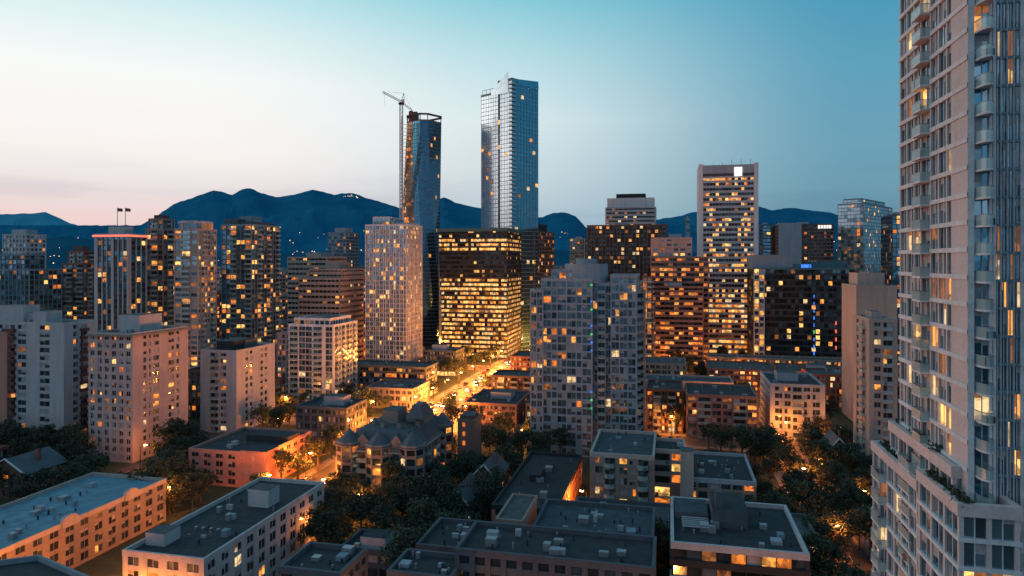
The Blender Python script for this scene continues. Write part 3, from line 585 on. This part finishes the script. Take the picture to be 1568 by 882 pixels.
low('stepped_brick_condominium',(712,790,812),300,622,'rosebrown',None,None,.25)
low('flat_roofed_shop_building',(560,632,657),330,598,'tan',None,roofG,.5)
low('flat_roofed_shop_building',(455,530,560),262,628,'slate',None,roofD,.1)
low('commercial_block',(550,640,660),395,572,'tan',None,roofG,.6)
low('commercial_block',(640,680,700),450,552,'tan',None,roofB,.6)
low('commercial_block',(765,800,818),380,584,'tan',18,roofG,.6)
low('apartment_block',(425,445,470),380,512,'pink',None,roofG,.3)
low('apartment_block',(285,310,345),310,570,'brown',None,roofD,.4)

# ---------------------------------------------------------------- right hand tower (near)
def leafmat():
    m,nt,b=newmat('foliage')
    tc=N(nt,'ShaderNodeTexCoord');n=N(nt,'ShaderNodeTexNoise');n.inputs['Scale'].default_value=.9;n.inputs['Detail'].default_value=4
    oi=N(nt,'ShaderNodeObjectInfo')
    nt.links.new(tc.outputs['Object'],n.inputs['Vector']);cr=N(nt,'ShaderNodeValToRGB')
    cr.color_ramp.elements[0].position=.3;cr.color_ramp.elements[0].color=(.013,.028,.018,1);cr.color_ramp.elements[1].position=.7;cr.color_ramp.elements[1].color=(.048,.07,.036,1)
    nt.links.new(n.outputs[0],cr.inputs[0])
    mr=N(nt,'ShaderNodeMapRange');mr.inputs[3].default_value=.55;mr.inputs[4].default_value=1.3;nt.links.new(oi.outputs['Random'],mr.inputs[0])
    mx=N(nt,'ShaderNodeVectorMath',operation='SCALE');nt.links.new(cr.outputs[0],mx.inputs[0]);nt.links.new(mr.outputs[0],mx.inputs['Scale']);nt.links.new(mx.outputs[0],b.inputs['Base Color'])
    b.inputs['Roughness'].default_value=.8
    return m
leafM=leafmat();barkM=wallmat('bark',(.07,.05,.04))
wall_r=wallmat('wall_pale_pink_concrete',(.54,.46,.45),.8,.22)
def right_tower():
    m=MB();P=foot(1381,1484,1640,72,13,None,'R');H=128
    sr=S(wall='pink',span='white',fh=2.93,lit=.18,sp=.5,pw=.36,pd=.22,sd=.34,ns=2,gl=['g8','g2','g1','cur','g8','g4'],slab='white',bd=1.3,mulm='white',lw=['l3','l0','l4','l3','l1'],jit=.03,blind=1)
    sr['wall']=wall_r
    facade(m,P,3,44,H,sr,[('W',2.5),('W',2.5),('W',2.3),('B',3.0),('W',2.3),('W',2.3),('w',1.2),('=',3.9)])
    sf=S(wall='white',span='bluegrey',fh=2.93,lit=.26,sp=.3,pw=.26,pd=.24,sd=.16,ns=2,gl=['g2','g8','g4','g4','g8'],slab='white',bd=2.0,mulm='pale',lw=['l3','l0','l4','l1'],blind=1)
    facade(m,P,0,0,H,sf,[('=',.9),('C',3.6),('w',.8),('G',1.4),('G',1.4),('G',1.4),('G',1.4),('-',.8),('C',4),('W',3),('W',3)])
    facade(m,P,1,0,H,sr,'W');facade(m,P,2,0,H,sr,'W')
    m.poly([(*p,H) for p in P],roofD)
    u=GA;b=GB
    def ext(o,a0,a1,w):
        c=P[0];p=lambda a_,b_:(c[0]+u[0]*a_-b[0]*b_,c[1]+u[1]*a_-b[1]*b_)
        return [p(a0,o),p(a0,-w),p(a1,-w),p(a1,o)]
    sl=dict(sr);sl['wall']=wall_r;sl['span']=W['white'];sl['pw']=.45;sl['sp']=.4;sl['gl']=['g4','g8','g2','g1']
    Q=ext(.9,1.5,22.5,6);volume(m,Q,0,49,sl,pats={3:'WWBWWW',0:'W'},cl=0,big=False,par=1.0)
    Q2=ext(1.9,9,27,8);volume(m,Q2,0,45,sl,pats={3:'WBWWWW',0:'W'},cl=0,big=False,par=1.0)
    Q3=ext(2.0,-3.2,8,3);volume(m,Q3,0,46.5,sl,pats={3:'WWW',0:'WW'},cl=0,big=False,par=1.0)
    rnd=random.Random(3)
    for QQ,zz in((Q,49),(Q2,45),(Q3,46.5)):
        for i in range(9):
            q=lerp2(QQ,.05+.08*rnd.random(),rnd.random());m.prism(ngon(q,.4,6),zz,zz+.6,W['brown'])
            for j in range(60):
                a=Vector((q[0]+rnd.gauss(0,.35),q[1]+rnd.gauss(0,.35),zz+.7+rnd.random()*.9));d1=Vector((rnd.gauss(0,1),rnd.gauss(0,1),rnd.gauss(0,1))).normalized()*.18;d2=Vector((rnd.gauss(0,1),rnd.gauss(0,1),rnd.gauss(0,1))).normalized()*.18
                m.q(tuple(a-d1),tuple(a-d2),tuple(a+d1),tuple(a+d2),leafM)
    fin(m,'residential_high_rise')
right_tower()

# ---------------------------------------------------------------- ground, roads, blocks
m=MB();groundM=wallmat('ground_earth',(.05,.05,.048),.95,.4,.3)
m.q((-30000,-3000,0),(30000,-3000,0),(30000,30000,0),(-30000,30000,0),groundM);m.make('ground')
asph=wallmat('asphalt',(.055,.055,.055),.6,.35,1.2);paint=wallmat('road_paint',(.6,.6,.56),.6,.3);pave=wallmat('pavement_concrete',(.17,.16,.155),.9,.3,1.0);grassM=wallmat('lawn_grass',(.030,.05,.022),.95,.5,1.5)
AS=[-600,-450,-300,-150,0,150,300,450,600,750];CS=[-280,-100,62,230,400,570,740,910]
def rect(a0,a1,b0,b1): return [G(a0,b0),G(a0,b1),G(a1,b1),G(a1,b0)]
def sheet(mm,r,z,mat): mm.poly([(*p,z) for p in r],mat)
wA=lambda b:10 if b==0 else (4.5 if b==150 else 7)
m=MB();mk=MB()
for b in AS:
    w=wA(b);sheet(m,rect(-380,1000,b-w,b+w),.012,asph)
    for i in range(90):
        a=-330+i*9
        if min(abs(a-c) for c in CS)>14: 
            sheet(mk,rect(a,a+3.5,b-.08,b+.08),.03,paint)
            if b==0: sheet(mk,rect(a,a+3.5,b-3.4,b-3.25),.03,paint);sheet(mk,rect(a,a+3.5,b+3.25,b+3.4),.03,paint)
    if abs(b)<=300:
        for c in CS:
            for sgn in(-1,1):
                for j in range(int(-w)+1,int(w)-1,2): sheet(mk,rect(c+sgn*9-1.5,c+sgn*9+1.5,b+j,b+j+.9),.03,paint)
for c in CS: sheet(m,rect(c-7,c+7,-640,800),.020,asph)
m.make('road');mk.make('road_markings')
m=MB()
for i in range(len(AS)-1):
    for j in range(len(CS)-1):
        r=rect(CS[j]+7,CS[j+1]-7,AS[i]+wA(AS[i]),AS[i+1]-wA(AS[i+1]));m.prism(r,0,.13,pave,pave,False)
        sheet(m,offs(r,-4),.137,grassM if CS[j]<100 else pave)
        cb=(AS[i]+AS[i+1])/2;sheet(m,rect(CS[j]+7,CS[j+1]-7,cb-3,cb+3),.145,asph)
m.make('pavement')

# ---------------------------------------------------------------- infill city
def inside(p,Q):
    c=False;k=len(Q);j=k-1
    for i in range(k):
        a=Q[i];b=Q[j]
        if (a[1]>p[1])!=(b[1]>p[1]) and p[0]<(b[0]-a[0])*(p[1]-a[1])/(b[1]-a[1])+a[0]: c=not c
        j=i
    return c
def occ_hit(x,y):
    for q in OCC:
        if inside((x,y),q): return True
    return False
cnt=0
TREES=[]
styles=['brick','tan','pink','rosebrown','slate','brown','pale','grey','sand','beige']
for i in range(len(AS)-1):
    for j in range(len(CS)-1):
        a0=CS[j]+11;a1=CS[j+1]-11;b0=AS[i]+wA(AS[i])+4;b1=AS[i+1]-wA(AS[i+1])-4
        cb=(b0+b1)/2
        for half in((b0,cb-4),(cb+4,b1)):
            a=a0
            while a<a1-10:
                L=U(18,30) if CS[j]<200 else U(26,45)
                L=min(L,a1-a)
                bb0=half[0]+U(0,4);bb1=half[1]-U(0,10)
                P=rect(a,a+L-2.5,bb0,bb1);c=lerp2(P,.5,.5);a+=L
                D=c[1]
                if D<150 or abs(c[0])/D>.86 or D>1250: continue
                hit=False
                for uu in(0,.25,.5,.75,1):
                    for vv in(0,.25,.5,.75,1):
                        if occ_hit(*lerp2(P,uu,vv)): hit=True
                px_=c[0]/D*F+CX
                if hit:
                    if D<420:
                        for _ in range(3): TREES.append(lerp2(P,R(),R()))
                    P=sub(P,.0,.45,.0,1.0) if R()<.5 else sub(P,.55,1,0,1);
                    if any(occ_hit(*lerp2(P,uu,vv)) for uu in(0,.5,1) for vv in(0,.5,1)) or (D<300 and R()<.5) : continue
                elif D<430 and R()<(.42 if D<330 else .22) or (D<265 and px_>1130): 
                    for _ in range(8): TREES.append(lerp2(P,R(),R()))
                    continue
                if D<330: h=U(6,11)
                elif D<480: h=U(8,18)
                elif D<650: h=U(14,48)
                else: h=U(18,66)
                if D<520 and abs(px_-730)<70: h=min(h,9)
                w=random.choice(styles[:6] if D<450 else styles);m=MB()
                st=S(wall=w,fh=3.2,lit=.34 if D<600 else .3,sp=1.2,pw=.9,bw=3.2,ns=2 if D<450 else 1,pat=random.choice(['W','G','W','WB' if D<600 else 'W']),gl=['g0','g1','g3','cur'],slab=w)
                volume(m,P,0,h,st,roof=random.choice([roofD,roofG,roofD,roofT]),cl=4 if D<500 else 1,big=R()<.5,occ=False,mech=W['grey'])
                if h<20 and D>300:
                    for e0,e1,nn_,pr in((P[0],P[1],GA,.6),(P[1],P[2],(-GB[0],-GB[1]),.6)):
                        if R()<pr:
                            o=.55
                            m.q((e0[0]-nn_[0]*o,e0[1]-nn_[1]*o,.5),(e1[0]-nn_[0]*o,e1[1]-nn_[1]*o,.5),(e1[0]-nn_[0]*o,e1[1]-nn_[1]*o,3),(e0[0]-nn_[0]*o,e0[1]-nn_[1]*o,3),random.choice([shopL,shopL,LT['l1'],LT['l2']]))
                if D<450: OCC.append(offs(P,.8))
                m.make('office_building' if h>24 else 'low_rise_building');cnt+=1
print('infill',cnt)

# ---------------------------------------------------------------- trees
def tree_mesh(seed):
    rnd=random.Random(seed);m=MB();H=rnd.uniform(9,12.5)
    k=7
    def tube(p,q,r0,r1):
        p=Vector(p);q=Vector(q);d=(q-p).normalized();x=d.orthogonal().normalized();y=d.cross(x)
        for i in range(k):
            a=2*math.pi*i/k;b=2*math.pi*(i+1)/k
            m.q(tuple(p+(x*math.cos(a)+y*math.sin(a))*r0),tuple(p+(x*math.cos(b)+y*math.sin(b))*r0),tuple(q+(x*math.cos(b)+y*math.sin(b))*r1),tuple(q+(x*math.cos(a)+y*math.sin(a))*r1),barkM)
    tube((0,0,0),(0,0,H*.4),.32,.22);tube((0,0,H*.4),(rnd.uniform(-.5,.5),rnd.uniform(-.5,.5),H*.85),.22,.06)
    cl=[]
    for i in range(24):
        a=rnd.uniform(0,6.28);el=rnd.uniform(-.2,1);rr=rnd.uniform(1.5,4.4)*(1-.45*max(0,el))
        c=(rr*math.cos(a),rr*math.sin(a),H*.58+el*H*.38);cl.append((c,rnd.uniform(.9,1.8)))
        if i<9: tube((0,0,H*rnd.uniform(.28,.55)),c,.12,.03)
    for c,r in cl:
        for j in range(75):
            v=Vector((rnd.gauss(0,1),rnd.gauss(0,1),rnd.gauss(0,.8))).normalized()*r*rnd.uniform(.45,1.12)
            p=Vector(c)+v;d1=Vector((rnd.gauss(0,1),rnd.gauss(0,1),rnd.gauss(0,.6))).normalized()*rnd.uniform(.16,.34)
            d2=d1.orthogonal().normalized();d2=(d2*math.cos(j)+d1.normalized().cross(d2)*math.sin(j))*rnd.uniform(.14,.3)
            m.q(tuple(p-d1),tuple(p-d2),tuple(p+d1),tuple(p+d2),leafM)
    return m.mesh('broadleaf_tree')
TM=[tree_mesh(s) for s in range(6)]
for b in AS[1:8]:
    for side in(-1,1):
        for k_ in range(-40,60):
            a=k_*9+U(-2,2);x,y=G(a,b+side*(wA(b)+2.5))
            if y<140 or y>520 or abs(x)/y>.85: continue
            if b==0 and a>-150 and R()<.6: continue
            if R()<(.8 if b!=0 else .4) : TREES.append((x,y))
for c in CS[:4]:
    for k_ in range(-60,70):
        b=k_*10+U(-2,2)
        for side in(-1,1):
            x,y=G(c+side*9.5,b)
            if y<140 or y>480 or abs(x)/y>.85: continue
            if R()<.6: TREES.append((x,y))
def clump(px0,px1,y0,y1,n):
    for _ in range(n):
        px=U(px0,px1);D=CH*F/(U(y0,y1)-HY);TREES.append(((px-CX)/F*D,D))
clump(-20,140,690,800,60);clump(225,310,700,790,24);clump(490,700,770,880,95);clump(620,760,740,850,45);clump(740,830,690,760,22);clump(880,1040,820,900,34);clump(1140,1340,680,900,130);clump(1190,1340,820,1000,50);clump(420,560,690,780,22);clump(-20,260,620,700,20)
tn=0;TP=[]
for (x,y) in TREES:
    if occ_hit(x,y): continue
    a,b=toG(x,y)
    if any(abs(b-s)<wA(s)+(-2 if s==150 else 0) for s in AS) or any(abs(a-c)<6 for c in CS): continue
    if any((x-p)**2+(y-q)**2<14 for p,q in TP): continue
    TP.append((x,y))
    o=bpy.data.objects.new('broadleaf_tree',random.choice(TM));s=U(.7,1.25);o.location=(x,y,.1);o.scale=(s*U(.9,1.2),s*U(.9,1.2),s);o.rotation_euler=(0,0,U(0,6.28));scene.collection.objects.link(o);tn+=1
print('trees',tn)

# ---------------------------------------------------------------- street lamps
lampM=litmat('street_lamp_glow',(1,.5,.16),34,1,1)
def lamp_mesh():
    m=MB();m.beam((0,0,0),(0,0,8),.16,W['dark']);m.beam((0,0,8),(1.6,0,8.5),.11,W['dark']);m.prism([(-.25,-.25),(.25,-.25),(.25,.25),(-.25,.25)],0,.5,W['dark'])
    m.prism([(1.3,-.18),(2.1,-.18),(2.1,.18),(1.3,.18)],8.42,8.6,W['dark']);m.prism([(1.25,-.25),(2.15,-.25),(2.15,.25),(1.25,.25)],8.12,8.41,lampM)
    return m.mesh('street_lamp')
LM=lamp_mesh();nl=0
def lamp(x,y,ang,pw,col=(1,.25,.03)):
    global nl
    o=bpy.data.objects.new('street_lamp',LM);o.location=(x,y,.1);o.rotation_euler=(0,0,ang);scene.collection.objects.link(o)
    l=bpy.data.lights.new('lamp_light','POINT');l.energy=pw;l.color=col;l.shadow_soft_size=.3
    lo=bpy.data.objects.new('lamp_light',l);lo.location=(1.7,0,7.8);lo.parent=o;scene.collection.objects.link(lo);nl+=1
for b in AS[1:8]:
    step=24 if b==0 else 58;w=wA(b);k_=0
    a=-320
    while a<(420 if b==0 else 200):
        for side in(-1,1):
            if b!=0 and (k_+(side>0))%2: continue
            x,y=G(a,b+side*(w+.6))
            if y>95 and abs(x)/y<.82 and not occ_hit(x,y): lamp(x,y,-th0+(0 if side<0 else math.pi),(34000 if a>-110 else (24000 if a>-210 else 10000)) if b==0 else 8500,(1,.29,.04) if (b==0 and a>-110) else (1,.24,.025))
        a+=step;k_+=1
for c in CS[:4]:
    b=-420
    while b<420:
        x,y=G(c+7.6,b)
        if y>95 and abs(x)/y<.8 and not occ_hit(x,y): lamp(x,y,-th0-math.pi/2,18000 if (c==62 and abs(b)<200) else (12000 if c==-100 else 8500))
        b+=44
for px,py,pw in((455,735,12000),(898,800,15000),(722,735,16000),(560,805,7000),(1320,800,9000),(1030,790,10000),(640,700,14000),(215,720,5000),(425,670,10000),(1285,690,9000),(700,640,15000),(670,700,14000),(800,690,10000),(940,640,14000),(1110,640,15000),(1200,610,16000),(270,790,4500),(500,850,6000),(1240,760,8000),(1185,700,8000),(1040,585,16000),(1130,590,16000)):
    D=CH*F/(py-HY);lamp((px-CX)/F*D,D,U(0,6),pw)
print('lamps',nl)

# ---------------------------------------------------------------- cars
headM=litmat('headlight',(1,.8,.5),28,1,1)
def car_mesh(col,nm):
    m=MB();paintm,nt,b=newmat('car_paint_'+nm);b.inputs['Base Color'].default_value=(*col,1);b.inputs['Roughness'].default_value=.25;b.inputs['Metallic'].default_value=.3
    prof=[(-2.2,.3),(2.2,.3),(2.25,.62),(2.1,.82),(1.1,.95),(.45,1.42),(-1.2,1.45),(-1.9,1.0),(-2.2,.92)]
    for s in(-1,1):
        pts=[(x,s*(.9 if z<1 else .68),z) for x,z in prof];m.poly(pts if s<0 else pts[::-1],paintm)
    for i in range(len(prof)):
        x0,z0=prof[i];x1,z1=prof[(i+1)%len(prof)];w0=.9 if z0<1 else .68;w1=.9 if z1<1 else .68
        mat=GL['g3'] if i in(4,6) else paintm
        m.q((x0,-w0,z0),(x0,w0,z0),(x1,w1,z1),(x1,-w1,z1),mat)
    for s in(-1,1): m.poly([(.95,s*.91,.97),(.42,s*.73,1.37),(-1.15,s*.73,1.38),(-1.7,s*.91,1.0)],GL['g3'])
    for x in(-1.4,1.4):
        for s in(-1,1):
            P=[(x+.34*math.cos(t*math.pi/6),.34+.34*math.sin(t*math.pi/6)) for t in range(12)]
            m.poly([(p,s*.93,q) for p,q in P],W['dark']);m.poly([(p,s*.7,q) for p,q in P],W['dark'])
            for t in range(12): a=P[t];c=P[(t+1)%12];m.q((a[0],s*.7,a[1]),(c[0],s*.7,c[1]),(c[0],s*.93,c[1]),(a[0],s*.93,a[1]),W['dark'])
    for s in(-.65,.65): m.prism([(2.18,s-.2),(2.29,s-.2),(2.29,s+.2),(2.18,s+.2)],.52,.74,headM);m.prism([(-2.27,s-.18),(-2.17,s-.18),(-2.17,s+.18),(-2.27,s+.18)],.65,.82,neonR)
    return m.mesh('car')
CM=[car_mesh((.5,.5,.5),'silver'),car_mesh((.03,.03,.035),'black'),car_mesh((.35,.03,.02),'red'),car_mesh((.6,.6,.58),'white'),car_mesh((.03,.08,.2),'blue')]
def car(a,b,ang):
    x,y=G(a,b)
    if y<100 or abs(x)/y>.85 or occ_hit(x,y): return
    o=bpy.data.objects.new('car',random.choice(CM));o.location=(x,y,.03);o.rotation_euler=(0,0,ang);scene.collection.objects.link(o)
aA=math.pi/2-th0
for k_ in range(-24,40):
    a=k_*10
    if min(abs(a-c) for c in CS)<12: continue
    for off in(-5,-1.7,1.7,5):
        if R()<.42: car(a+U(-2,2),off,aA+(math.pi if off<0 else 0))
    for off in(-8.6,8.6):
        if R()<.5: car(a,off,aA)
for b in AS[2:7]:
    if b in(0,150): continue
    for k_ in range(-40,30):
        for off in(-5.6,5.6):
            if R()<.35: car(k_*7,b+off,aA)
for c in CS[1:4]:
    for k_ in range(-40,40):
        if R()<.2: car(c+random.choice([-5.4,5.4,-2]),k_*9,-th0)

# ---------------------------------------------------------------- water, mountains
m=MB();wm,nt,b=newmat('sea_water');b.inputs['Base Color'].default_value=(.02,.05,.07,1);b.inputs['Roughness'].default_value=.25
m.q((-9000,2300,.6),(9000,2300,.6),(9000,5000,.6),(-9000,5000,.6),wm);m.make('water')
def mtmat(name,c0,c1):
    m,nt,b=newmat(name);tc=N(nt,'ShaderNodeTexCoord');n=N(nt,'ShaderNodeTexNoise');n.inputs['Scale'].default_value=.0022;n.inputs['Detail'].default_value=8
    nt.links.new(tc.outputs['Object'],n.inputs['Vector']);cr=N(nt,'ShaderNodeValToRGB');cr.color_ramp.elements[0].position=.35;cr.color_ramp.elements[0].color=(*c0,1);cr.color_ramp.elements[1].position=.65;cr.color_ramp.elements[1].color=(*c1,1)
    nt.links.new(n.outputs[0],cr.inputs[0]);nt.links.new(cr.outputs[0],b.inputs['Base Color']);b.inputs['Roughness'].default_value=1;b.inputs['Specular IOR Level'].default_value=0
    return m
ridge=[(-400,325),(0,345),(150,345),(215,345),(240,331),(265,313),(300,301),(328,291),(342,294),(355,299),(370,290),(385,288),(400,296),(425,302),(455,297),(480,290),(510,298),(540,295),(560,303),(590,311),(612,319),(650,313),(680,302),(700,311),(730,318),(770,326),(830,333),(850,325),(870,326),(885,334),(900,352),(930,354),(960,346),(1000,337),(1040,331),(1060,325),(1160,315),(1180,322),(1210,318),(1240,322),(1270,325),(1290,332),(1568,338),(1900,345)]
ridge2=[(-500,330),(-100,326),(0,322),(30,320),(50,323),(70,318),(90,327),(110,338),(135,346),(165,344),(200,352),(260,356),(400,360),(700,365)]
def interp(T,x):
    for (a,b),(c,d) in zip(T,T[1:]):
        if a<=x<=c: return b+(d-b)*(x-a)/(c-a)
    return T[0][1] if x<T[0][0] else T[-1][1]
def mountain(name,T,D0,Dr,D1,px0,px1,nx,ny,mat,amp):
    v=[];f=[]
    for j in range(ny+1):
        D=D0+(D1-D0)*j/ny
        for i in range(nx+1):
            px=px0+(px1-px0)*i/nx;k=(px-CX)/F;x=k*D
            nz=noise.fractal(Vector((x*.0011,D*.0007,3.1)),1,2,6)
            pxw=px+18*noise.noise(Vector((x*.0008,D*.0012,9)))*(1-abs(D-Dr)/Dr*2 if D>Dr else min(1,(Dr-D)/1500))
            zr=CH+(HY-interp(T,pxw))/F*Dr
            t=(D-D0)/(Dr-D0) if D<Dr else max(0,1-(D-Dr)/(D1-Dr))
            z=zr*(t**1.15)+amp*nz*math.sin(math.pi*min(1,t))+ (0 if t<.9 else 14*noise.noise(Vector((x*.012,D*.01,0))))
            v.append((x,D,max(z,-2)))
    for j in range(ny):
        for i in range(nx):
            a=j*(nx+1)+i;f.append((a,a+1,a+nx+2,a+nx+1))
    me=bpy.data.meshes.new(name);me.from_pydata(v,[],f);me.materials.append(mat);me.update();o=bpy.data.objects.new(name,me);scene.collection.objects.link(o);return v
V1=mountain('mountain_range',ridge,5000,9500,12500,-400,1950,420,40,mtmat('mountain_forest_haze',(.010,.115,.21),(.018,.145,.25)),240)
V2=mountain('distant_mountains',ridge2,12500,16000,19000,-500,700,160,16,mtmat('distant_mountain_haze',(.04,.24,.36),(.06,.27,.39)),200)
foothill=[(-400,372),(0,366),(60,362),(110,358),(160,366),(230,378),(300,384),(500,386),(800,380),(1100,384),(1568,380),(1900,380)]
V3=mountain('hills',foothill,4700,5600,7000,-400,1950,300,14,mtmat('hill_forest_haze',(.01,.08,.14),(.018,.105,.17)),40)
m=MB();dl=litmat('distant_city_light',(1,.55,.25),7,.5,1);
rnd=random.Random(5)
for V,zm,cnt_ in((V3,200,700),(V1,420,420)):
    c_=[p for p in V if 5<p[2]<zm and p[1]<7600]
    for _ in range(cnt_):
        p=rnd.choice(c_);x=p[0]+rnd.uniform(-40,40);y=p[1]-30;z=p[2]+8+rnd.random()*8;s=rnd.uniform(.9,2.2)
        m.prism([(x-s,y-s),(x+s,y-s),(x+s,y+s),(x-s,y+s)],z,z+2*s,dl)
for i in range(14):
    D=9200;px=526+rnd.uniform(0,24);y=300+abs(px-538)*.2+rnd.uniform(0,2);x=(px-CX)/F*D;z=zat(y,D)+8;s=rnd.uniform(1.2,2.6);m.prism([(x-s,D-s),(x+s,D-s),(x+s,D+s),(x-s,D+s)],z,z+2*s,dl)
m.make('distant_city_lights')

# ---------------------------------------------------------------- sky / light / camera
w=bpy.data.worlds.new('World');scene.world=w;w.use_nodes=True;nt=w.node_tree
bg=nt.nodes['Background'];tc=N(nt,'ShaderNodeTexCoord');sx=N(nt,'ShaderNodeSeparateXYZ');nt.links.new(tc.outputs['Generated'],sx.inputs[0])
def ramp(stops):
    r=N(nt,'ShaderNodeValToRGB');e=r.color_ramp.elements
    while len(e)<len(stops): e.new(.5)
    for el,(p,c) in zip(e,stops): el.position=p;el.color=(*c,1)
    nt.links.new(sx.outputs['Z'],r.inputs[0]);r.color_ramp.interpolation='LINEAR';return r
def lin(r,g,b): return tuple(((c/255+.055)/1.055)**2.4 if c>10 else c/255/12.92 for c in(r,g,b))
rl=ramp([(0,lin(205,190,198)),(.055,lin(236,210,208)),(.09,lin(230,220,222)),(.14,lin(247,241,239)),(.24,lin(246,248,247)),(.30,lin(220,240,242)),(.36,lin(180,226,235)),(.6,lin(115,175,197)),(1,lin(90,145,172))])
rm=ramp([(0,lin(165,185,200)),(.06,lin(172,196,208)),(.12,lin(196,214,222)),(.2,lin(212,231,235)),(.28,lin(182,220,229)),(.36,lin(130,200,216)),(.6,lin(92,155,182)),(1,lin(88,138,168))])
rr=ramp([(0,lin(95,140,162)),(.06,lin(104,150,170)),(.15,lin(106,159,182)),(.25,lin(92,159,186)),(.36,lin(62,150,184)),(.6,lin(64,128,158)),(1,lin(80,130,158))])
def mr(src,a,b,smooth=True):
    n=N(nt,'ShaderNodeMapRange');n.interpolation_type='SMOOTHSTEP' if smooth else 'LINEAR';n.inputs[1].default_value=a;n.inputs[2].default_value=b;nt.links.new(src,n.inputs[0]);return n.outputs[0]
def mix(f,a,b):
    n=N(nt,'ShaderNodeMix',data_type='RGBA');nt.links.new(f,n.inputs[0]);nt.links.new(a,n.inputs[6])
    if isinstance(b,tuple): n.inputs[7].default_value=(*b,1)
    else: nt.links.new(b,n.inputs[7])
    return n.outputs[2]
c=mix(mr(sx.outputs['X'],-.42,.10),rl.outputs[0],rm.outputs[0]);c=mix(mr(sx.outputs['X'],-.02,.46),c,rr.outputs[0])
mp=N(nt,'ShaderNodeMapping');mp.inputs['Scale'].default_value=(2.2,2.2,16);nt.links.new(tc.outputs['Generated'],mp.inputs[0])
nz=N(nt,'ShaderNodeTexNoise');nz.inputs['Scale'].default_value=1.6;nz.inputs['Detail'].default_value=7;nz.inputs['Roughness'].default_value=.55;nt.links.new(mp.outputs[0],nz.inputs['Vector'])
cf=mr(nz.outputs[0],.46,.66);lowm=mr(sx.outputs['Z'],.17,.06);mu=N(nt,'ShaderNodeMath',operation='MULTIPLY');nt.links.new(cf,mu.inputs[0]);nt.links.new(lowm,mu.inputs[1])
mu2=N(nt,'ShaderNodeMath',operation='MULTIPLY');nt.links.new(mu.outputs[0],mu2.inputs[0]);mu2.inputs[1].default_value=.5
cm=N(nt,'ShaderNodeMix',data_type='RGBA',blend_type='MULTIPLY');cm.inputs[0].default_value=1;nt.links.new(c,cm.inputs[6]);cm.inputs[7].default_value=(.76,.76,.84,1)
c=mix(mu2.outputs[0],c,cm.outputs[2])
c=mix(mr(sx.outputs['Y'],.0,-.8),c,lin(138,166,190))
c=mix(mr(sx.outputs['Z'],-.005,-.04),c,lin(45,60,72))
sky=N(nt,'ShaderNodeTexSky');sky.sky_type='NISHITA';sky.sun_disc=False;sky.sun_elevation=math.radians(1);sky.sun_rotation=math.radians(-65)
bg2=N(nt,'ShaderNodeBackground');bg2.inputs[1].default_value=.01;nt.links.new(sky.outputs[0],bg2.inputs[0])
bg.inputs[1].default_value=1.0;nt.links.new(c,bg.inputs[0]);ad=N(nt,'ShaderNodeAddShader');nt.links.new(bg.outputs[0],ad.inputs[0]);nt.links.new(bg2.outputs[0],ad.inputs[1]);nt.links.new(ad.outputs[0],nt.nodes['World Output'].inputs[0])
l=bpy.data.lights.new('sun','SUN');l.energy=.2;l.angle=math.radians(20);l.color=(1,.78,.74);o=bpy.data.objects.new('sun',l)
bd=math.radians(-85);el=math.radians(9);sd=Vector((math.sin(bd)*math.cos(el),math.cos(bd)*math.cos(el),math.sin(el)));o.rotation_euler=sd.to_track_quat('Z','Y').to_euler();scene.collection.objects.link(o)
cam=bpy.data.cameras.new('camera');cam.lens=24;cam.sensor_width=36;cam.shift_y=-41/1568;cam.clip_end=60000;cam.clip_start=1
co=bpy.data.objects.new('camera',cam);co.location=(0,0,CH);co.rotation_euler=(math.pi/2,0,0);scene.collection.objects.link(co);scene.camera=co
